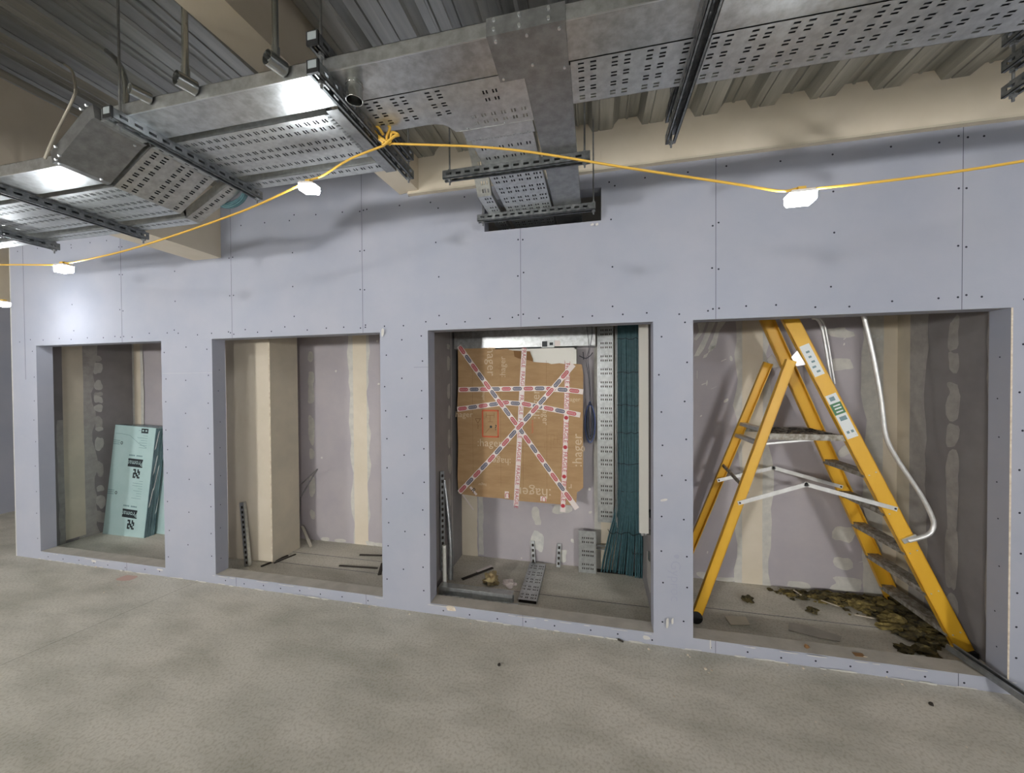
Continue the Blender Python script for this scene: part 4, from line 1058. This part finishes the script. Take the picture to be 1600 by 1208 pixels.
# treads
for k in range(1, 6):
    z = 1.31-.235*k; xc = fx(z); b = MB()
    sl = []
    b.box(xc-.04, xc+.042, yn(z)+.006, yf(z)-.006, z-.003, z); b.box(xc-.042, xc-.039, yn(z)+.006, yf(z)-.006, z-.03, z); b.box(xc+.04, xc+.043, yn(z)+.006, yf(z)-.006, z-.03, z)
    for q_ in range(5): b.box(xc-.034+.016*q_, xc-.029+.016*q_, yn(z)+.006, yf(z)-.006, z, z+.002)
    b.build('tread', 'alu_dirty', LD)
z = 1.31
b = MB(); b.box(rx(z)+.03, fx(z)-.04, yn(z)+.01, yf(z)-.01, z-.004, z); b.box(rx(z)+.03, fx(z)-.035, yn(z)+.006, yn(z)+.011, z-.036, z+.004); b.box(rx(z)+.03, fx(z)-.035, yf(z)-.012, yf(z)-.008, z-.036, z+.004)
for q_ in range(9): b.box(rx(z)+.05+.046*q_, rx(z)+.06+.046*q_, yn(z)+.012, yf(z)-.012, z, z+.0035)
pl = b.build('platform', 'alu_dirty', LD)
b = MB(); rr = random.Random(8)
for k in range(60):
    x = rx(z)+.06+rr.random()*.36; y_ = yn(z)+.01+rr.random()*.3; b.box(x, x+.004+rr.random()*.02, y_, y_+.01+rr.random()*.02, z+.0035, z+.006+rr.random()*.006)
o = b.build('grime', 'dark', pl); o['kind'] = 'stuff'
b = MB()
b.bar((rx(1.24)+.0, yn(1.24)+.02, 1.24), (fx(1.30)-.14, yn(1.3)+.02, 1.288), .012, .022, up=(0,1,0)); b.build('platform_stay', 'alu', LD)
for z in (1.335, 1.245): 
    b = MB(); b.box(rx(z)-.02, rx(z)+.02, yn(z)+.006, yf(z)-.006, z-.015, z+.01); b.build('rear_crossbar', 'alu', LD)
for z in (.96,):
    b = MB(); b.bar((rx(z),yn(z)+.01,z-.02), (rx(z)-.0,yf(z)-.01,z+.04), .014, .02); b.bar((rx(z)+.02,yn(z)+.01,z-.04), (rx(z-.2)+.03,yn(z)+.02,z-.14), .014, .01); b.build('rear_crossbar', 'alu_dirty', LD)
# hinge plates
for y_, s_ in ((yn(1.82), -1), (yf(1.82), -1)):
    b = MB(); z = 1.80; x = rx(1.80)
    b.prism([(x+.0,y_+.008,z+.02), (x+.035,y_+.008,z+.065), (x+.085,y_+.008,z-.03), (x+.03,y_+.008,z-.04)], (0,.004,0)); b.build('hinge_plate', 'alu', LD)
# folding stays
def stay(pts, y_, dy):
    P = [V((x, y_, z)) for x, z in pts]; b = MB()
    for a_, c_ in zip(P[:-1], P[1:]):
        d = (c_-a_).normalized()*.012; b.bar(a_-d, c_+d, .026, .004, up=(0,1,0))
    o = b.build('folding_stay', 'alu', LD)
    for p_ in P: q = MB(); q.tube([p_+V((0,-.002,0)), p_+V((0,-.006,0))], .006, 10); q.build('rivet', 'black', o)
stay([(.955,.845),(1.345,.99),(1.826,.865)], yn(.9)-.006, 0)
stay([(.955,.885),(1.335,1.0),(1.775,.88)], yf(.9)-.04, 0)
# rivets on stiles
for z in (1.31-.235*k for k in range(0, 6)):
    for dx in (-.018, .018): 
        b = MB(); p = V((fx(z)+dx, yn(z)-.001, z+dx*.6)); b.tube([p, p+V((0,-.003,0))], .004, 8); b.build('rivet', 'alu', ns)
# stickers
def sticker(z0, z1, w_, items, mats):
    b = MB(); c_ = lambda z, o: V((fx(z), yn(z)-.0008, z))+nside*o
    for (za, zb, oa, ob, mi, off) in items:
        b.face([c_(za, oa)+V((0,-off,0)), c_(za, ob)+V((0,-off,0)), c_(zb, ob)+V((0,-off,0)), c_(zb, oa)+V((0,-off,0))], mi)
    return b.build('label_sticker', mats, ns)
rr = random.Random(2)
it = [(1.70,1.90,-.034,.026,0,0)]+[(1.72+.032*k,1.732+.032*k,-.022+.012*rr.random(),.012*rr.random(),1,.0006) for k in range(5)]
sticker(0,0,0,it,['label_w','print_g'])
it = [(1.30,1.575,-.034,.030,0,0),(1.45,1.52,-.034,.030,2,.0006),(1.462,1.47,-.02,.02,0,.001),(1.482,1.49,-.02,.02,0,.001),(1.50,1.508,-.02,.02,0,.001),(1.535,1.56,-.02,.01,1,.0006),(1.41,1.435,-.02,.02,1,.0006),(1.33,1.345,-.02,-.005,1,.0006),(1.33,1.345,.005,.02,1,.0006)]
sticker(0,0,0,it,['label_w','print_g','label_g'])
# hand rails
b = MB(); PY = .27
b.tube(bez([at(1415,843,y=.30)+V((0,-.02,0)), at(1435,841,y=PY), at(1452,834,y=PY), at(1459,820,y=PY), at(1453,800,y=PY), at(1438,772,y=PY), at(1420,745,y=PY), at(1402,718,y=PY), at(1388,692,y=PY), at(1382,670,y=PY), at(1376,620,y=PY), at(1366,565,y=PY), at(1356,520,y=PY), at(1350,495,y=PY), at(1342,450,y=PY)], 5), .0125, 12)
o = b.build('hand_rail', 'alu', LD)
q = MB(); a_ = at(1410,846,y=.29); q.bar(a_, at(1432,838,y=.285), .03, .012, up=(0,1,0)); q.build('rail_bracket', 'bright', o)
b = MB(); FY = .68
for dx in (0, 5): b.tube(bez([at(1269+dx,497,y=FY), at(1277+dx,499,y=FY), at(1283+dx,508,y=FY), at(1287+dx,525,y=FY), at(1293+dx,560,y=FY), at(1299+dx,600,y=FY)], 5), .007 if dx else .010, 10)
b.build('hand_rail', 'alu', LD)

# ------------------------------------------------------------------ debris in the fourth opening
b = MB(); rr = random.Random(21)
path = [(1190,912),(1230,920),(1265,925),(1300,930),(1340,938),(1380,948),(1400,960),(1430,975),(1460,992)]
for k in range(330):
    u = rr.random()**.8*(len(path)-1.001); i = int(u); f = u-i
    px = path[i][0]*(1-f)+path[i+1][0]*f+rr.gauss(0, 9); py = path[i][1]*(1-f)+path[i+1][1]*f+rr.gauss(0, 7)*(.4+u/6)+4
    p = at(px, py, z=0); p.y = min(p.y, .86-rr.random()*.03); p.x = min(p.x, 2.19)
    r = (.006+.026*rr.random()**2)*(.55+u/7)
    lump('', (p.x, p.y, r*.45), r, None, '', '', k, sx=1+rr.random(), sy=.8+rr.random()*.5, sz=.7, sub=2, amp=1.1, mb=b, mi=0 if rr.random() < .75 else 1)
for px, py, r in ((1345,948,.05),(1400,975,.055),(1355,955,.04),(1285,940,.02),(1370,940,.04),(1390,950,.05)):
    p = at(px, py, z=.01); lump('', (p.x, min(p.y,.84), r*.4), r, None, '', '', px, sx=1.3, sz=.6, sub=3, amp=.7, mb=b, mi=1)
o = tag(b.build('mineral_wool_debris', ['wool', 'wool_y']), 'heap of loose mineral wool scraps along the back of the fourth opening', 'insulation', kind='stuff')
for px, py, r, lab in ((1168,937,.035,'lone tuft of mineral wool left of the heap'), (1413,1015,.035,'dark tuft of mineral wool at the sill below the heap'), (1270,955,.03,'small tuft of mineral wool in front of the heap')):
    p = at(px, py, z=.01); lump('wool_tuft', (p.x,p.y,.015), r, 'wool', lab, 'insulation', px, amp=.9, sz=.5, sub=3)
b = MB()
for poly, h in (([(1132,963),(1165,964),(1172,977),(1142,977)], 0),):
    b.prism([at(x,y,z=.004) for x, y in poly], (0,0,.003))
tag(b.build('card_scrap', ['cream_grey']), 'flat pale scrap on the floor beside the ladder wheel', 'scrap')
b = MB(); b.prism([at(x,y,z=.004) for x, y in ((1233,973),(1262,978),(1315,995),(1312,1003),(1280,997),(1232,985))], (0,0,.003))
tag(b.build('card_scrap', ['dusty']), 'long pale scrap near the sill below the wool heap', 'scrap')
b = MB(); 
for x0, y0, x1, y1 in ((1283,938,1312,948),(1240,922,1252,930),(1335,960,1365,966)): b.bar(at(x0,y0,z=.03), at(x1,y1,z=.03), .012, .003)
tag(b.build('plaster_sliver', ['gypsum']), 'white slivers lying on the wool heap', 'debris', kind='stuff')
b = MB(); p = at(1337,1017,z=ZS); b.box(p.x-.03,p.x+.02,.03,.06,ZS,ZS+.003); b.box(p.x+.01,p.x+.03,.03,.034,ZS+.003,ZS+.005,1)
tag(b.build('card_scrap', ['card_side','gypsum']), 'tiny brown scrap lying on the sill of the fourth opening', 'scrap')
p = at(1261,1013,z=ZS); lump('grit_lump', (p.x,.05,ZS+.006), .012, 'card_side', 'small brown lump on the sill of the fourth opening', 'debris', 3)
# U channel lying over the sill at right
b = MB(); p, q_ = V((2.012,.175,.100)), V((2.20,-.52,.012)); d = (q_-p); W_ = V((0,0,1)).cross(d).normalized(); N_ = d.cross(W_).normalized(); N_ = N_ if N_.z > 0 else -N_
w_ = .05
b.obox(p-W_*w_/2, W_*w_, N_*.002, d); b.obox(p-W_*w_/2, W_*.002, N_*.03, d); b.obox(p+W_*(w_/2-.002), W_*.002, N_*.03, d)
b.obox(p-W_*w_/2+N_*.03, W_*.012, N_*.002, d); b.obox(p+W_*(w_/2-.012)+N_*.03, W_*.012, N_*.002, d)
tag(b.build('u_channel', ['galv_dull']), 'galvanised U channel lying from the sill onto the floor at lower right', 'channel')

# ------------------------------------------------------------------ small things on the slab
b = MB(); b.tube([at(963,998,z=.006), at(968,1000,z=.008), at(974,1003,z=.006)], [.004,.006,.004], 8)
tag(b.build('dark_chip', ['dark']), 'dark chip on the floor in front of the third opening', 'debris')
p = at(780,1040,z=0); lump('dark_pebble', (p.x,p.y,.004), .009, 'dark', 'small dark pebble in the middle of the floor', 'debris', 2)
p = at(1455,1102,z=0); lump('dark_pebble', (p.x,p.y,.004), .010, 'dark', 'small dark pebble at lower right of the floor', 'debris', 5)
b = MB(); rr = random.Random(33)
for px, py in ((163,926),(185,915),(150,886),(610,966),(640,960),(577,949),(1014,1015),(1078,1027),(1112,1048),(1075,1024),(1230,1040),(1255,1045),(1385,1058),(1410,1070),(1102,1046),(735,975),(865,990),(560,950),(905,1000),(1500,1085)):
    p = at(px, py, z=0); lump('', (p.x,p.y,.002), .004+.006*rr.random(), None, '', '', px, sub=1, sz=.6, mb=b)
for k in range(160):
    x = -5+7.3*rr.random(); y_ = -.01-rr.random()**2*.5; lump('', (x,y_,.001), .0015+.004*rr.random()**2, None, '', '', k, sub=1, sz=.6, mb=b)
tag(b.build('plaster_crumbs', ['gypsum']), 'pale plaster crumbs scattered along the foot of the wall', 'debris', kind='stuff')
